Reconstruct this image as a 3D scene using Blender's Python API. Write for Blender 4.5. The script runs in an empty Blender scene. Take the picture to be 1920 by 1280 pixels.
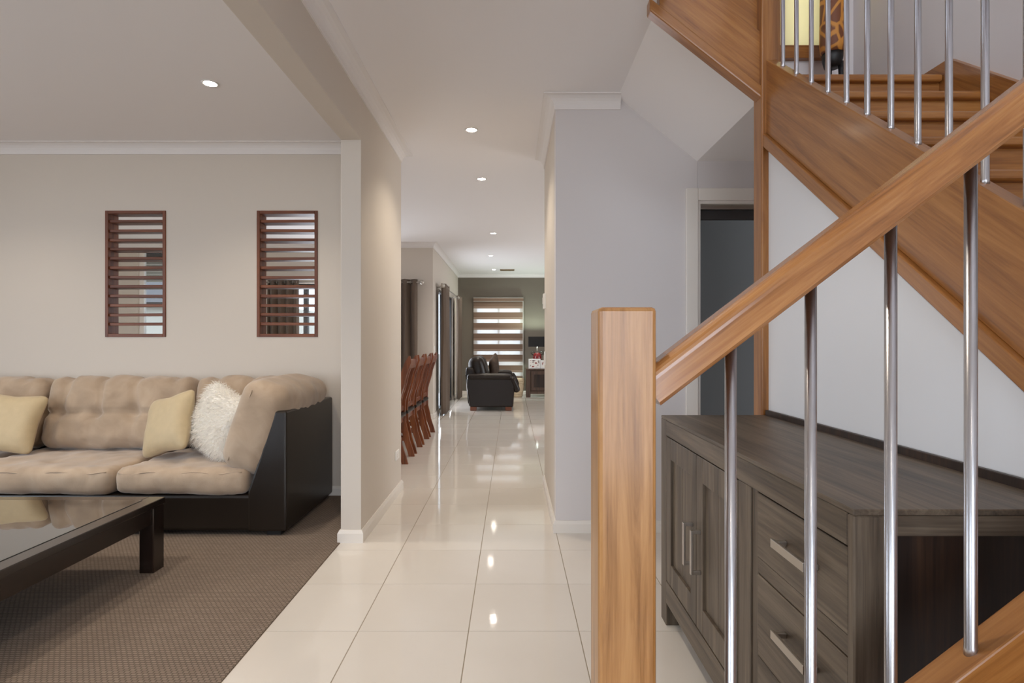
import bpy, bmesh, math, random
from mathutils import Vector, Matrix, noise
random.seed(7)
sc = bpy.context.scene
col = sc.collection

# ------------------------------------------------------------------ camera, world, light, exposure
CAM_H = 1.18
cam_d = bpy.data.cameras.new('camera'); cam_d.sensor_width = 36.0; cam_d.lens = 20.0
cam_d.clip_start = 0.05; cam_d.clip_end = 200
cam = bpy.data.objects.new('camera', cam_d); col.objects.link(cam)
cam.location = (0, 0, CAM_H); cam.rotation_euler = (math.radians(90), 0, 0)
sc.camera = cam

def lin(c):
    return tuple(((v / 255.0 / 12.92) if v / 255.0 <= 0.04045 else ((v / 255.0 + 0.055) / 1.055) ** 2.4) for v in c)

world = bpy.data.worlds.new('overcast_sky'); sc.world = world; world.use_nodes = True
wn = world.node_tree; wn.nodes.clear()
wo = wn.nodes.new('ShaderNodeOutputWorld'); wb = wn.nodes.new('ShaderNodeBackground')
wb.inputs['Color'].default_value = (0.80, 0.90, 1.0, 1); wb.inputs['Strength'].default_value = 4.0
wn.links.new(wb.outputs['Background'], wo.inputs['Surface'])

def area(name, loc, target, sx, sy, power, color):
    d = bpy.data.lights.new(name, 'AREA'); d.shape = 'RECTANGLE'; d.size = sx; d.size_y = sy
    d.energy = power; d.color = color
    o = bpy.data.objects.new(name, d); col.objects.link(o); o.location = loc
    o.rotation_euler = (Vector(target) - Vector(loc)).to_track_quat('-Z', 'Y').to_euler()
    return o
DAY = (0.97, 0.965, 1.0)
area('daylight_entry_door', (0.35, -2.75, 1.25), (0.35, 3, 2.0), 1.7, 2.1, 78, DAY)
area('daylight_lounge_front_window', (-3.2, -2.75, 1.4), (-3.2, 3, 2.2), 2.8, 1.7, 46, DAY)
area('daylight_lounge_side_window', (-5.45, 1.2, 1.4), (0, 1.4, 2.2), 2.6, 1.7, 48, DAY)
area('added_stair_daylight', (0.6, -2.75, 4.1), (0.9, 3, 3.0), 2.0, 1.5, 80, DAY)  # added lamp at an unseen high window, lights up the stairwell
area('daylight_dining_doors', (-2.5, 8.95, 1.1), (-2.5, 0, 2.2), 2.0, 1.9, 80, DAY)
area('daylight_family_doors', (-1.42, 10.45, 1.1), (3, 10.45, 2.2), 1.5, 1.9, 50, DAY)
area('daylight_kitchen_window', (5.2, 8.0, 1.5), (0, 8.0, 2.4), 3.0, 1.4, 90, DAY)

sc.view_settings.view_transform = 'Standard'; sc.view_settings.look = 'None'
sc.view_settings.gamma = 1.0; sc.view_settings.use_curve_mapping = False
sc.view_settings.exposure = -0.06
sc.cycles.use_denoising = True
sc.cycles.max_bounces = 10; sc.cycles.diffuse_bounces = 7; sc.cycles.transparent_max_bounces = 12
sc.cycles.sample_clamp_indirect = 6.0
sc.cycles.caustics_reflective = False; sc.cycles.caustics_refractive = False

# ------------------------------------------------------------------ materials
MATS = {}
def newmat(name):
    m = bpy.data.materials.new(name); m.use_nodes = True; m.node_tree.nodes.clear()
    nt = m.node_tree
    out = nt.nodes.new('ShaderNodeOutputMaterial'); b = nt.nodes.new('ShaderNodeBsdfPrincipled')
    nt.links.new(b.outputs['BSDF'], out.inputs['Surface'])
    MATS[name] = m
    return m, nt, b
def nd(nt, t, **kw):
    n = nt.nodes.new(t)
    for k, v in kw.items(): setattr(n, k, v)
    return n
def coords(nt, scale=(1, 1, 1), rnd=True):
    tc = nd(nt, 'ShaderNodeTexCoord'); mp = nd(nt, 'ShaderNodeMapping')
    mp.inputs['Scale'].default_value = scale
    nt.links.new(tc.outputs['Object'], mp.inputs['Vector'])
    if rnd:
        oi = nd(nt, 'ShaderNodeObjectInfo'); ml = nd(nt, 'ShaderNodeMath', operation='MULTIPLY')
        ml.inputs[1].default_value = 37.0
        nt.links.new(oi.outputs['Random'], ml.inputs[0])
        cx = nd(nt, 'ShaderNodeCombineXYZ')
        for i in range(3): nt.links.new(ml.outputs[0], cx.inputs[i])
        nt.links.new(cx.outputs[0], mp.inputs['Location'])
    return mp
def ramp(nt, stops):
    r = nd(nt, 'ShaderNodeValToRGB'); e = r.color_ramp.elements
    while len(e) < len(stops): e.new(0.5)
    for i, (p, c) in enumerate(stops):
        e[i].position = p; e[i].color = (*lin(c), 1) if max(c) > 1.001 else (*c, 1)
    return r
def plain(name, c, rough=0.6, metal=0.0, spec=0.5, bump=0.0, bscale=60, vary=0.0, coat=0.0, sheen=0.0):
    m, nt, b = newmat(name)
    b.inputs['Base Color'].default_value = (*lin(c), 1)
    b.inputs['Roughness'].default_value = rough; b.inputs['Metallic'].default_value = metal
    b.inputs['Specular IOR Level'].default_value = spec
    b.inputs['Coat Weight'].default_value = coat; b.inputs['Sheen Weight'].default_value = sheen
    if bump > 0 or vary > 0:
        mp = coords(nt, (1, 1, 1), False); n = nd(nt, 'ShaderNodeTexNoise')
        n.inputs['Scale'].default_value = bscale; n.inputs['Detail'].default_value = 4
        nt.links.new(mp.outputs[0], n.inputs['Vector'])
        if bump > 0:
            bp = nd(nt, 'ShaderNodeBump'); bp.inputs['Strength'].default_value = bump; bp.inputs['Distance'].default_value = 0.01
            nt.links.new(n.outputs['Fac'], bp.inputs['Height']); nt.links.new(bp.outputs[0], b.inputs['Normal'])
        if vary > 0:
            d = tuple(max(0, v * (1 - vary)) for v in c); l = tuple(min(255, v * (1 + vary)) for v in c)
            n2 = nd(nt, 'ShaderNodeTexNoise'); n2.inputs['Scale'].default_value = bscale * 0.08; n2.inputs['Detail'].default_value = 5
            nt.links.new(mp.outputs[0], n2.inputs['Vector'])
            r = ramp(nt, [(0.3, d), (0.7, l)]); nt.links.new(n2.outputs['Fac'], r.inputs[0])
            nt.links.new(r.outputs[0], b.inputs['Base Color'])
    return m
def wood(name, dark, mid, light, axis='X', rough=0.35, fine=1.0, coat=0.0, bump=0.15):
    m, nt, b = newmat(name)
    s = {'X': (0.9, 16, 16), 'Y': (16, 0.9, 16), 'Z': (16, 16, 0.9)}[axis]
    mp = coords(nt, tuple(v * fine for v in s))
    n = nd(nt, 'ShaderNodeTexNoise'); n.inputs['Scale'].default_value = 1.0; n.inputs['Detail'].default_value = 6
    n.inputs['Roughness'].default_value = 0.65; n.inputs['Distortion'].default_value = 0.9
    nt.links.new(mp.outputs[0], n.inputs['Vector'])
    s2 = {'X': (5, 190, 190), 'Y': (190, 5, 190), 'Z': (190, 190, 5)}[axis]
    mp2 = coords(nt, s2); n2 = nd(nt, 'ShaderNodeTexNoise'); n2.inputs['Scale'].default_value = 1.0; n2.inputs['Detail'].default_value = 3
    nt.links.new(mp2.outputs[0], n2.inputs['Vector'])
    mx = nd(nt, 'ShaderNodeMath', operation='MULTIPLY_ADD'); mx.inputs[1].default_value = 0.35; 
    nt.links.new(n2.outputs['Fac'], mx.inputs[0])
    sb = nd(nt, 'ShaderNodeMath', operation='SUBTRACT'); sb.inputs[1].default_value = 0.175
    nt.links.new(n.outputs['Fac'], sb.inputs[0]); nt.links.new(sb.outputs[0], mx.inputs[2])
    r = ramp(nt, [(0.28, dark), (0.5, mid), (0.72, light)])
    nt.links.new(mx.outputs[0], r.inputs[0]); nt.links.new(r.outputs[0], b.inputs['Base Color'])
    b.inputs['Roughness'].default_value = rough; b.inputs['Coat Weight'].default_value = coat
    b.inputs['Coat Roughness'].default_value = 0.15
    bp = nd(nt, 'ShaderNodeBump'); bp.inputs['Strength'].default_value = bump; bp.inputs['Distance'].default_value = 0.002
    nt.links.new(mx.outputs[0], bp.inputs['Height']); nt.links.new(bp.outputs[0], b.inputs['Normal'])
    return m

plain('wall_paint', (206, 197, 186), 0.75, bump=0.03, bscale=220)
plain('wall_white', (210, 205, 204), 0.75, bump=0.03, bscale=220)
plain('panel_white', (226, 228, 232), 0.7)
plain('wall_taupe', (112, 104, 92), 0.75, bump=0.03, bscale=220)
plain('wall_charcoal', (128, 126, 126), 0.8)
plain('ceiling_paint', (234, 231, 231), 0.85)
plain('trim_gloss', (226, 220, 212), 0.35)
plain('cornice_paint', (226, 222, 220), 0.7)
plain('grout', (150, 138, 118), 0.9)
HONEY = ((120, 74, 32), (150, 98, 48), (168, 116, 62))
for ax in 'XYZ':
    wood('honey_wood_' + ax, *HONEY, axis=ax, rough=0.32, coat=0.25, fine=1.9)
wood('oak_light_Z', (132, 88, 44), (170, 122, 72), (190, 144, 92), axis='Z', rough=0.35, coat=0.2, fine=2.6)
for ax in 'XYZ':
    wood('grey_wood_' + ax, (48, 40, 31), (86, 74, 61), (114, 101, 85), axis=ax, rough=0.45, fine=1.2, bump=0.3)
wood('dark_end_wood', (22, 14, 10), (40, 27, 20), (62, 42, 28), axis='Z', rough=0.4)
wood('merbau_X', (70, 33, 16), (106, 56, 29), (132, 77, 44), axis='X', rough=0.45)
wood('merbau_Z', (70, 33, 16), (106, 56, 29), (132, 77, 44), axis='Z', rough=0.45)
wood('chair_wood_Z', (74, 34, 14), (124, 66, 34), (150, 90, 50), axis='Z', rough=0.28, coat=0.4)
wood('espresso_wood_X', (14, 8, 6), (26, 16, 12), (40, 26, 20), axis='X', rough=0.2, coat=0.5, bump=0.05)
wood('espresso_wood_Z', (14, 8, 6), (26, 16, 12), (40, 26, 20), axis='Z', rough=0.2, coat=0.5, bump=0.05)
wood('far_cabinet_wood', (48, 34, 26), (78, 58, 46), (98, 76, 62), axis='Z', rough=0.45)
plain('steel', (196, 196, 200), 0.28, metal=1.0)
plain('nickel', (190, 184, 176), 0.35, metal=1.0)
plain('black_leather', (32, 25, 19), 0.29, bump=0.06, bscale=220, spec=0.4)
plain('brown_leather', (34, 25, 19), 0.33, bump=0.15, bscale=140, spec=0.32)
plain('black_plastic', (14, 13, 13), 0.5)
plain('dark_frame', (34, 34, 36), 0.4)
plain('white_plastic', (232, 230, 226), 0.4)
plain('cream_cloth', (186, 166, 130), 0.6, bump=0.15, bscale=300, vary=0.02, sheen=0.2)
plain('fur_white', (240, 236, 228), 0.9, sheen=0.3)
plain('curtain_brown', (96, 80, 66), 0.75, sheen=0.2, bump=0.1, bscale=400)
plain('curtain_lining', (190, 176, 160), 0.85)
plain('red_glaze', (112, 22, 24), 0.2, coat=0.5)
plain('wicker', (196, 176, 146), 0.8, bump=0.8, bscale=120)
plain('foot_wood', (110, 58, 30), 0.4)
plain('vent_bronze', (120, 100, 66), 0.5)
plain('shade_black', (20, 17, 16), 0.8)
plain('exterior_ground', (150, 142, 128), 0.9)
plain('exterior_render', (176, 170, 160), 0.9)
plain('roof_dark', (58, 54, 54), 0.7)
plain('batten', (190, 186, 178), 0.7)
plain('pillow_brown', (70, 54, 42), 0.8, bump=0.3, bscale=200, vary=0.2)
plain('throw_knit', (120, 100, 84), 0.9, bump=0.8, bscale=160)

# suede
m, nt, b = newmat('suede')
mp = coords(nt, (1, 1, 1)); n = nd(nt, 'ShaderNodeTexNoise'); n.inputs['Scale'].default_value = 7; n.inputs['Detail'].default_value = 7
n.inputs['Distortion'].default_value = 0.6
nt.links.new(mp.outputs[0], n.inputs['Vector'])
r = ramp(nt, [(0.3, (156, 136, 115)), (0.55, (171, 150, 128)), (0.8, (184, 164, 142))])
nt.links.new(n.outputs['Fac'], r.inputs[0]); nt.links.new(r.outputs[0], b.inputs['Base Color'])
b.inputs['Roughness'].default_value = 0.9; b.inputs['Sheen Weight'].default_value = 0.35; b.inputs['Specular IOR Level'].default_value = 0.2
n2 = nd(nt, 'ShaderNodeTexNoise'); n2.inputs['Scale'].default_value = 260
bp = nd(nt, 'ShaderNodeBump'); bp.inputs['Strength'].default_value = 0.2; bp.inputs['Distance'].default_value = 0.003
nt.links.new(mp.outputs[0], n2.inputs['Vector']); nt.links.new(n2.outputs['Fac'], bp.inputs['Height']); nt.links.new(bp.outputs[0], b.inputs['Normal'])

# polished tile
m, nt, b = newmat('floor_tile')
mp = coords(nt, (1, 1, 1)); n = nd(nt, 'ShaderNodeTexNoise'); n.inputs['Scale'].default_value = 1.4; n.inputs['Detail'].default_value = 4
nt.links.new(mp.outputs[0], n.inputs['Vector'])
r = ramp(nt, [(0.3, (217, 210, 201)), (0.7, (224, 218, 210))])
nt.links.new(n.outputs['Fac'], r.inputs[0]); nt.links.new(r.outputs[0], b.inputs['Base Color'])
b.inputs['Roughness'].default_value = 0.05; b.inputs['Specular IOR Level'].default_value = 0.55
n2 = nd(nt, 'ShaderNodeTexNoise'); n2.inputs['Scale'].default_value = 70; n2.inputs['Detail'].default_value = 2
bp = nd(nt, 'ShaderNodeBump'); bp.inputs['Strength'].default_value = 0.05; bp.inputs['Distance'].default_value = 0.002
nt.links.new(mp.outputs[0], n2.inputs['Vector']); nt.links.new(n2.outputs['Fac'], bp.inputs['Height']); nt.links.new(bp.outputs[0], b.inputs['Normal'])
# the same tile far away, with its grout lines in the material
def far_tile():
    m, nt, b = newmat('floor_tile_far')
    tc = nd(nt, 'ShaderNodeTexCoord'); br = nd(nt, 'ShaderNodeTexBrick')
    br.offset = 0.0; br.squash = 1.0
    mp = nd(nt, 'ShaderNodeMapping'); nt.links.new(tc.outputs['Object'], mp.inputs['Vector']); nt.links.new(mp.outputs[0], br.inputs['Vector'])
    br.inputs['Color1'].default_value = (*lin((220, 214, 205)), 1); br.inputs['Color2'].default_value = (*lin((222, 216, 208)), 1)
    br.inputs['Mortar'].default_value = (*lin((150, 138, 118)), 1)
    br.inputs['Scale'].default_value = 1.0; br.inputs['Mortar Size'].default_value = 0.0025; br.inputs['Mortar Smooth'].default_value = 0
    br.inputs['Brick Width'].default_value = 0.45; br.inputs['Row Height'].default_value = 0.45
    nt.links.new(br.outputs['Color'], b.inputs['Base Color'])
    b.inputs['Roughness'].default_value = 0.05
far_tile()

# loop-pile carpet: rows of small loops
m, nt, b = newmat('carpet_loop')
tc = nd(nt, 'ShaderNodeTexCoord'); br = nd(nt, 'ShaderNodeTexBrick'); br.offset = 0.5
nt.links.new(tc.outputs['Object'], br.inputs['Vector'])
br.inputs['Color1'].default_value = (*lin((146, 131, 118)), 1); br.inputs['Color2'].default_value = (*lin((136, 121, 109)), 1)
br.inputs['Mortar'].default_value = (*lin((104, 92, 82)), 1)
br.inputs['Scale'].default_value = 1.0; br.inputs['Mortar Size'].default_value = 0.0032; br.inputs['Mortar Smooth'].default_value = 0.8
br.inputs['Brick Width'].default_value = 0.021; br.inputs['Row Height'].default_value = 0.0135
nt.links.new(br.outputs['Color'], b.inputs['Base Color']); b.inputs['Roughness'].default_value = 1.0
b.inputs['Specular IOR Level'].default_value = 0.1
inv = nd(nt, 'ShaderNodeMath', operation='SUBTRACT'); inv.inputs[0].default_value = 1.0
nt.links.new(br.outputs['Fac'], inv.inputs[1])
bp = nd(nt, 'ShaderNodeBump'); bp.inputs['Strength'].default_value = 0.6; bp.inputs['Distance'].default_value = 0.004
nt.links.new(inv.outputs[0], bp.inputs['Height']); nt.links.new(bp.outputs[0], b.inputs['Normal'])

# black glass for the table top
m, nt, b = newmat('black_glass')
b.inputs['Base Color'].default_value = (0.006, 0.007, 0.009, 1); b.inputs['Roughness'].default_value = 0.015
b.inputs['Specular IOR Level'].default_value = 0.9; b.inputs['Coat Weight'].default_value = 1.0; b.inputs['Coat Roughness'].default_value = 0.01

def glassmat(name, tint, gl):
    m = bpy.data.materials.new(name); m.use_nodes = True; nt = m.node_tree; nt.nodes.clear(); MATS[name] = m
    o = nd(nt, 'ShaderNodeOutputMaterial'); mixs = nd(nt, 'ShaderNodeMixShader'); t = nd(nt, 'ShaderNodeBsdfTransparent'); g = nd(nt, 'ShaderNodeBsdfGlossy')
    t.inputs['Color'].default_value = (*tint, 1); g.inputs['Roughness'].default_value = 0.02
    mixs.inputs[0].default_value = gl
    nt.links.new(t.outputs[0], mixs.inputs[1]); nt.links.new(g.outputs[0], mixs.inputs[2]); nt.links.new(mixs.outputs[0], o.inputs['Surface'])
glassmat('pane_glass', (0.94, 0.97, 1.0), 0.06)

def sheer(name, c, trans, transp):
    m = bpy.data.materials.new(name); m.use_nodes = True; nt = m.node_tree; nt.nodes.clear(); MATS[name] = m
    o = nd(nt, 'ShaderNodeOutputMaterial'); d = nd(nt, 'ShaderNodeBsdfDiffuse'); tl = nd(nt, 'ShaderNodeBsdfTranslucent'); tp = nd(nt, 'ShaderNodeBsdfTransparent')
    d.inputs['Color'].default_value = (*lin(c), 1); tl.inputs['Color'].default_value = (*lin(c), 1)
    m1 = nd(nt, 'ShaderNodeMixShader'); m1.inputs[0].default_value = trans
    m2 = nd(nt, 'ShaderNodeMixShader'); m2.inputs[0].default_value = transp
    nt.links.new(d.outputs[0], m1.inputs[1]); nt.links.new(tl.outputs[0], m1.inputs[2])
    nt.links.new(m1.outputs[0], m2.inputs[1]); nt.links.new(tp.outputs[0], m2.inputs[2]); nt.links.new(m2.outputs[0], o.inputs['Surface'])
sheer('blind_band', (134, 112, 97), 0.16, 0.0)
sheer('blind_half', (170, 148, 132), 0.34, 0.0)
sheer('blind_sheer', (236, 230, 224), 0.5, 0.35)
sheer('yellow_blind', (242, 228, 184), 0.7, 0.1)

def emis(name, c, s):
    m = bpy.data.materials.new(name); m.use_nodes = True; nt = m.node_tree; nt.nodes.clear(); MATS[name] = m
    o = nd(nt, 'ShaderNodeOutputMaterial'); e = nd(nt, 'ShaderNodeEmission'); e.inputs['Color'].default_value = (*c, 1); e.inputs['Strength'].default_value = s
    nt.links.new(e.outputs[0], o.inputs['Surface'])
emis('lamp_glow', (1.0, 0.92, 0.8), 70)
emis('bulb_glow', (0.86, 1.0, 0.9), 14)

# patterned ornament (brown patches in a yellow network)
m, nt, b = newmat('network_pattern')
mp = coords(nt, (16, 16, 12), False); v = nd(nt, 'ShaderNodeTexVoronoi', feature='DISTANCE_TO_EDGE'); v.inputs['Scale'].default_value = 1.0
nt.links.new(mp.outputs[0], v.inputs['Vector'])
r = ramp(nt, [(0.06, (196, 132, 52)), (0.12, (112, 62, 30))]); nt.links.new(v.outputs['Distance'], r.inputs[0])
nt.links.new(r.outputs[0], b.inputs['Base Color']); b.inputs['Roughness'].default_value = 0.6

# little floral print for the framed pictures
m, nt, b = newmat('picture_print')
mp = coords(nt, (14, 14, 14)); n = nd(nt, 'ShaderNodeTexNoise'); n.inputs['Scale'].default_value = 1.0; n.inputs['Detail'].default_value = 3
nt.links.new(mp.outputs[0], n.inputs['Vector'])
r = ramp(nt, [(0.38, (90, 60, 50)), (0.46, (236, 230, 220)), (0.6, (240, 236, 228)), (0.66, (150, 70, 60))])
nt.links.new(n.outputs['Fac'], r.inputs[0]); nt.links.new(r.outputs[0], b.inputs['Base Color']); b.inputs['Roughness'].default_value = 0.3
# ------------------------------------------------------------------ helpers
def link(name, me, mat, parent=None, loc=(0, 0, 0), rot=None):
    o = bpy.data.objects.new(name, me); col.objects.link(o)
    if mat and not me.materials: me.materials.append(MATS[mat])
    p = Vector(loc)
    if parent is not None:
        o.parent = parent
        q = parent
        while q is not None:
            p = p - q.location; q = q.parent
    o.location = p
    if rot is not None: o.rotation_euler = rot
    return o
def thing(name, label, cat, loc=(0, 0, 0), group=None, rz=0.0):
    o = bpy.data.objects.new(name, None); col.objects.link(o); o.location = loc; o.rotation_euler = (0, 0, rz)
    o.empty_display_size = 0.1
    return tag(o, label, cat, group)
def tag(o, label, cat, group=None):
    o['label'] = label; o['category'] = cat
    if group: o['group'] = group
    return o
def struct(o):
    o['kind'] = 'structure'; return o
def mesh_bm(bm, smooth=False):
    me = bpy.data.meshes.new('mesh'); bmesh.ops.recalc_face_normals(bm, faces=bm.faces[:]); bm.to_mesh(me); bm.free()
    if smooth:
        for p in me.polygons: p.use_smooth = True
    return me
def box_bm(bm, x0, x1, y0, y1, z0, z1, bevel=0.0, seg=2):
    r = bmesh.ops.create_cube(bm, size=1.0)
    vs = r['verts']
    for v in vs:
        v.co = Vector(((x0 + x1) / 2 + v.co.x * (x1 - x0), (y0 + y1) / 2 + v.co.y * (y1 - y0), (z0 + z1) / 2 + v.co.z * (z1 - z0)))
    if bevel > 0:
        es = set()
        for v in vs: es.update(v.link_edges)
        bmesh.ops.bevel(bm, geom=list(es), offset=bevel, segments=seg, affect='EDGES', profile=0.5)
def box(name, x0, x1, y0, y1, z0, z1, mat, parent=None, bevel=0.0, seg=2):
    c = Vector(((x0 + x1) / 2, (y0 + y1) / 2, (z0 + z1) / 2)); bm = bmesh.new()
    box_bm(bm, x0 - c.x, x1 - c.x, y0 - c.y, y1 - c.y, z0 - c.z, z1 - c.z, bevel, seg)
    return link(name, mesh_bm(bm), mat, parent, c)
def boxes(name, lst, mat, parent=None, org=(0, 0, 0), bevel=0.0):
    bm = bmesh.new(); o = Vector(org)
    for b in lst: box_bm(bm, b[0] - o.x, b[1] - o.x, b[2] - o.y, b[3] - o.y, b[4] - o.z, b[5] - o.z, bevel)
    return link(name, mesh_bm(bm), mat, parent, o)
def loft_me(rings, closed=True, smooth=True, cap=True):
    bm = bmesh.new(); R = [[bm.verts.new(p) for p in r] for r in rings]; n = len(rings[0])
    for a, b in zip(R[:-1], R[1:]):
        for i in range(n if closed else n - 1):
            j = (i + 1) % n
            bm.faces.new((a[i], a[j], b[j], b[i]))
    if cap and closed:
        bm.faces.new(R[0]); bm.faces.new(R[-1])
    me = mesh_bm(bm)
    if smooth:
        for p in me.polygons: p.use_smooth = len(p.vertices) == 4
    return me
def lathe_me(prof, n=24, smooth=True):
    return loft_me([[(r * math.cos(2 * math.pi * i / n), r * math.sin(2 * math.pi * i / n), z) for i in range(n)] for r, z in prof], True, smooth)
def tube_me(pts, rad, n=10):
    pts = [Vector(p) for p in pts]; rings = []
    for i, p in enumerate(pts):
        t = (pts[min(i + 1, len(pts) - 1)] - pts[max(i - 1, 0)]).normalized()
        u = t.cross(Vector((0, 0, 1)))
        if u.length < 1e-3: u = t.cross(Vector((0, 1, 0)))
        u.normalize(); v = t.cross(u)
        rings.append([tuple(p + rad * (math.cos(2 * math.pi * k / n) * u + math.sin(2 * math.pi * k / n) * v)) for k in range(n)])
    return loft_me(rings)
def frame_obj(name, pts, thick, mat, parent, d, bevel=0.0):
    """flat polygon pts (world) extruded by vector thick; local X runs along d so the grain follows it"""
    d = Vector(d).normalized(); t = Vector(thick).normalized(); z = d.cross(t).normalized()
    M = Matrix((d, t, z)).transposed(); inv = M.transposed(); o = Vector(pts[0])
    bm = bmesh.new()
    a = [bm.verts.new(inv @ (Vector(p) - o)) for p in pts]; b2 = [bm.verts.new(inv @ (Vector(p) + Vector(thick) - o)) for p in pts]
    bm.faces.new(a); bm.faces.new(b2[::-1])
    for i in range(len(a)):
        j = (i + 1) % len(a); bm.faces.new((a[i], a[j], b2[j], b2[i]))
    if bevel > 0: bmesh.ops.bevel(bm, geom=bm.edges[:], offset=bevel, segments=2, affect='EDGES', profile=0.5)
    return link(name, mesh_bm(bm), mat, parent, o, M.to_euler())
def sweep(name, path, prof, mat, side=1):
    """profile (out, z) swept along a floor-plan polyline with mitred corners; out is to the left (side=1) of travel"""
    P = [Vector((x, y)) for x, y in path]; rings = []
    for i, p in enumerate(P):
        ns = []
        if i > 0: d = (P[i] - P[i - 1]).normalized(); ns.append(Vector((-d.y, d.x)) * side)
        if i < len(P) - 1: d = (P[i + 1] - P[i]).normalized(); ns.append(Vector((-d.y, d.x)) * side)
        n = sum(ns, Vector((0, 0))).normalized(); k = 1.0 / max(0.2, n.dot(ns[0]))
        rings.append([(p.x + n.x * k * o, p.y + n.y * k * o, z) for o, z in prof])
    return struct(link(name, loft_me(rings, True, False), mat))
def copy_tree(o, parent=None):
    c = o.copy(); col.objects.link(c); c.parent = parent
    for ch in o.children: copy_tree(ch, c)
    return c
def soft(hx, hy, hz, r, step=0.03, puff=(0, 0, 0), fn=None, wr=0.0, wf=5.0, seed=0):
    """a padded block: rounded box with bulging faces, optional per-vertex function and wrinkles"""
    bm = bmesh.new(); H = (hx, hy, hz); key = {}
    N = [max(4, int(2 * h / step)) for h in H]
    def vert(p):
        k = tuple(round(c, 5) for c in p)
        if k not in key: key[k] = bm.verts.new(p)
        return key[k]
    for ax in range(3):
        a, b2 = (ax + 1) % 3, (ax + 2) % 3
        for s in (-1, 1):
            for i in range(N[a]):
                for j in range(N[b2]):
                    q = []
                    for di, dj in ((0, 0), (1, 0), (1, 1), (0, 1)):
                        p = [0, 0, 0]; p[ax] = s * H[ax]; p[a] = -H[a] + 2 * H[a] * (i + di) / N[a]; p[b2] = -H[b2] + 2 * H[b2] * (j + dj) / N[b2]
                        q.append(vert(p))
                    try: bm.faces.new(q if s > 0 else q[::-1])
                    except ValueError: pass
    for v in bm.verts:
        q = v.co.copy(); inn = Vector([max(-(H[i] - r), min(H[i] - r, q[i])) for i in range(3)]); d = q - inn
        if d.length > 1e-6: q = inn + d.normalized() * r
        f = [1 - min(1, abs(q[i]) / H[i]) ** 2.5 for i in range(3)]
        for i in range(3):
            a, b2 = (i + 1) % 3, (i + 2) % 3
            q[i] += puff[i] * (q[i] / H[i]) * f[a] * f[b2]
        if fn: q = fn(q)
        if wr:
            w = noise.fractal(Vector((q.x * wf + seed, q.y * wf * 1.3, q.z * wf)), 1.0, 2.0, 4)
            q += (v.co - inn).normalized() * w * wr if d.length > 1e-6 else Vector((0, 0, 0))
        v.co = q
    return mesh_bm(bm, True)

# ------------------------------------------------------------------ the setting
CEIL = 2.69
LW, HL0, HL1 = 4.36, -1.007, -0.887         # lounge back wall, faces of the hall partition
HR, SB, SR = 0.27, 3.52, 1.92               # hall right wall, wall behind the stair, stair side wall
FY, DY, FX = 12.76, 8.70, -1.21             # far wall, dining end wall, family-room side wall

# floor: slab with single tiles laid on it, the far rows in the material
fl = struct(box('floor', -7.2, 5.5, -2.8, 13.0, -0.15, -0.0012, 'grout'))
GX, GY, T = -0.627, 2.32, 0.45
tile_cache = {}
def tile(x0, x1, y0, y1):
    k = (round(x1 - x0, 3), round(y1 - y0, 3))
    if k not in tile_cache:
        bm = bmesh.new(); box_bm(bm, -k[0] / 2 + 0.0017, k[0] / 2 - 0.0017, -k[1] / 2 + 0.0017, k[1] / 2 - 0.0017, -0.0045, 0.0045, 0.0008, 1)
        tile_cache[k] = mesh_bm(bm); tile_cache[k].materials.append(MATS['floor_tile'])
    return link('tile', tile_cache[k], None, fl, ((x0 + x1) / 2, (y0 + y1) / 2, -0.0045))
ROW_END = GY + 13 * T
for n in range(-7, 13):
    y0 = GY + n * T
    for k in range(-7, 8):
        x0 = GX + k * T; x1 = x0 + T
        if y0 < 4.5:
            if x1 <= HL0 or x0 > 1.9: continue
            x0 = max(x0, HL0); x1 = min(x1, SR)
            if y0 + 0.1 > SB and x0 > HR: continue
        elif x0 < -3.4 or x0 > 1.9: continue
        tile(x0, x1, y0, y0 + T)
o = struct(boxes('floor_far', [(-7.2, 5.5, ROW_END, 13.0, -0.008, 0), (-7.2, -3.327, 4.47, ROW_END, -0.008, 0), (2.073, 5.5, 4.57, ROW_END, -0.008, 0)],
                 'floor_tile_far', None, (GX, ROW_END, 0)))
struct(box('floor_carpet', -5.3, HL0 - 0.001, -2.7, LW, -0.008, 0.004, 'carpet_loop'))

# ceiling with the stair void
struct(boxes('ceiling', [(-5.4, 0.68, -2.8, 4.55, CEIL, CEIL + 0.08), (-7.3, 5.6, 4.55, 13.0, CEIL, CEIL + 0.08),
                         (0.68, 2.05, SB, 4.55, CEIL, CEIL + 0.08), (0.68, 2.05, -2.8, -0.12, CEIL, CEIL + 0.08)], 'ceiling_paint'))
struct(box('ceiling_upper', -1.2, 2.05, -2.8, 3.4, 5.3, 5.4, 'ceiling_paint'))

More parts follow.
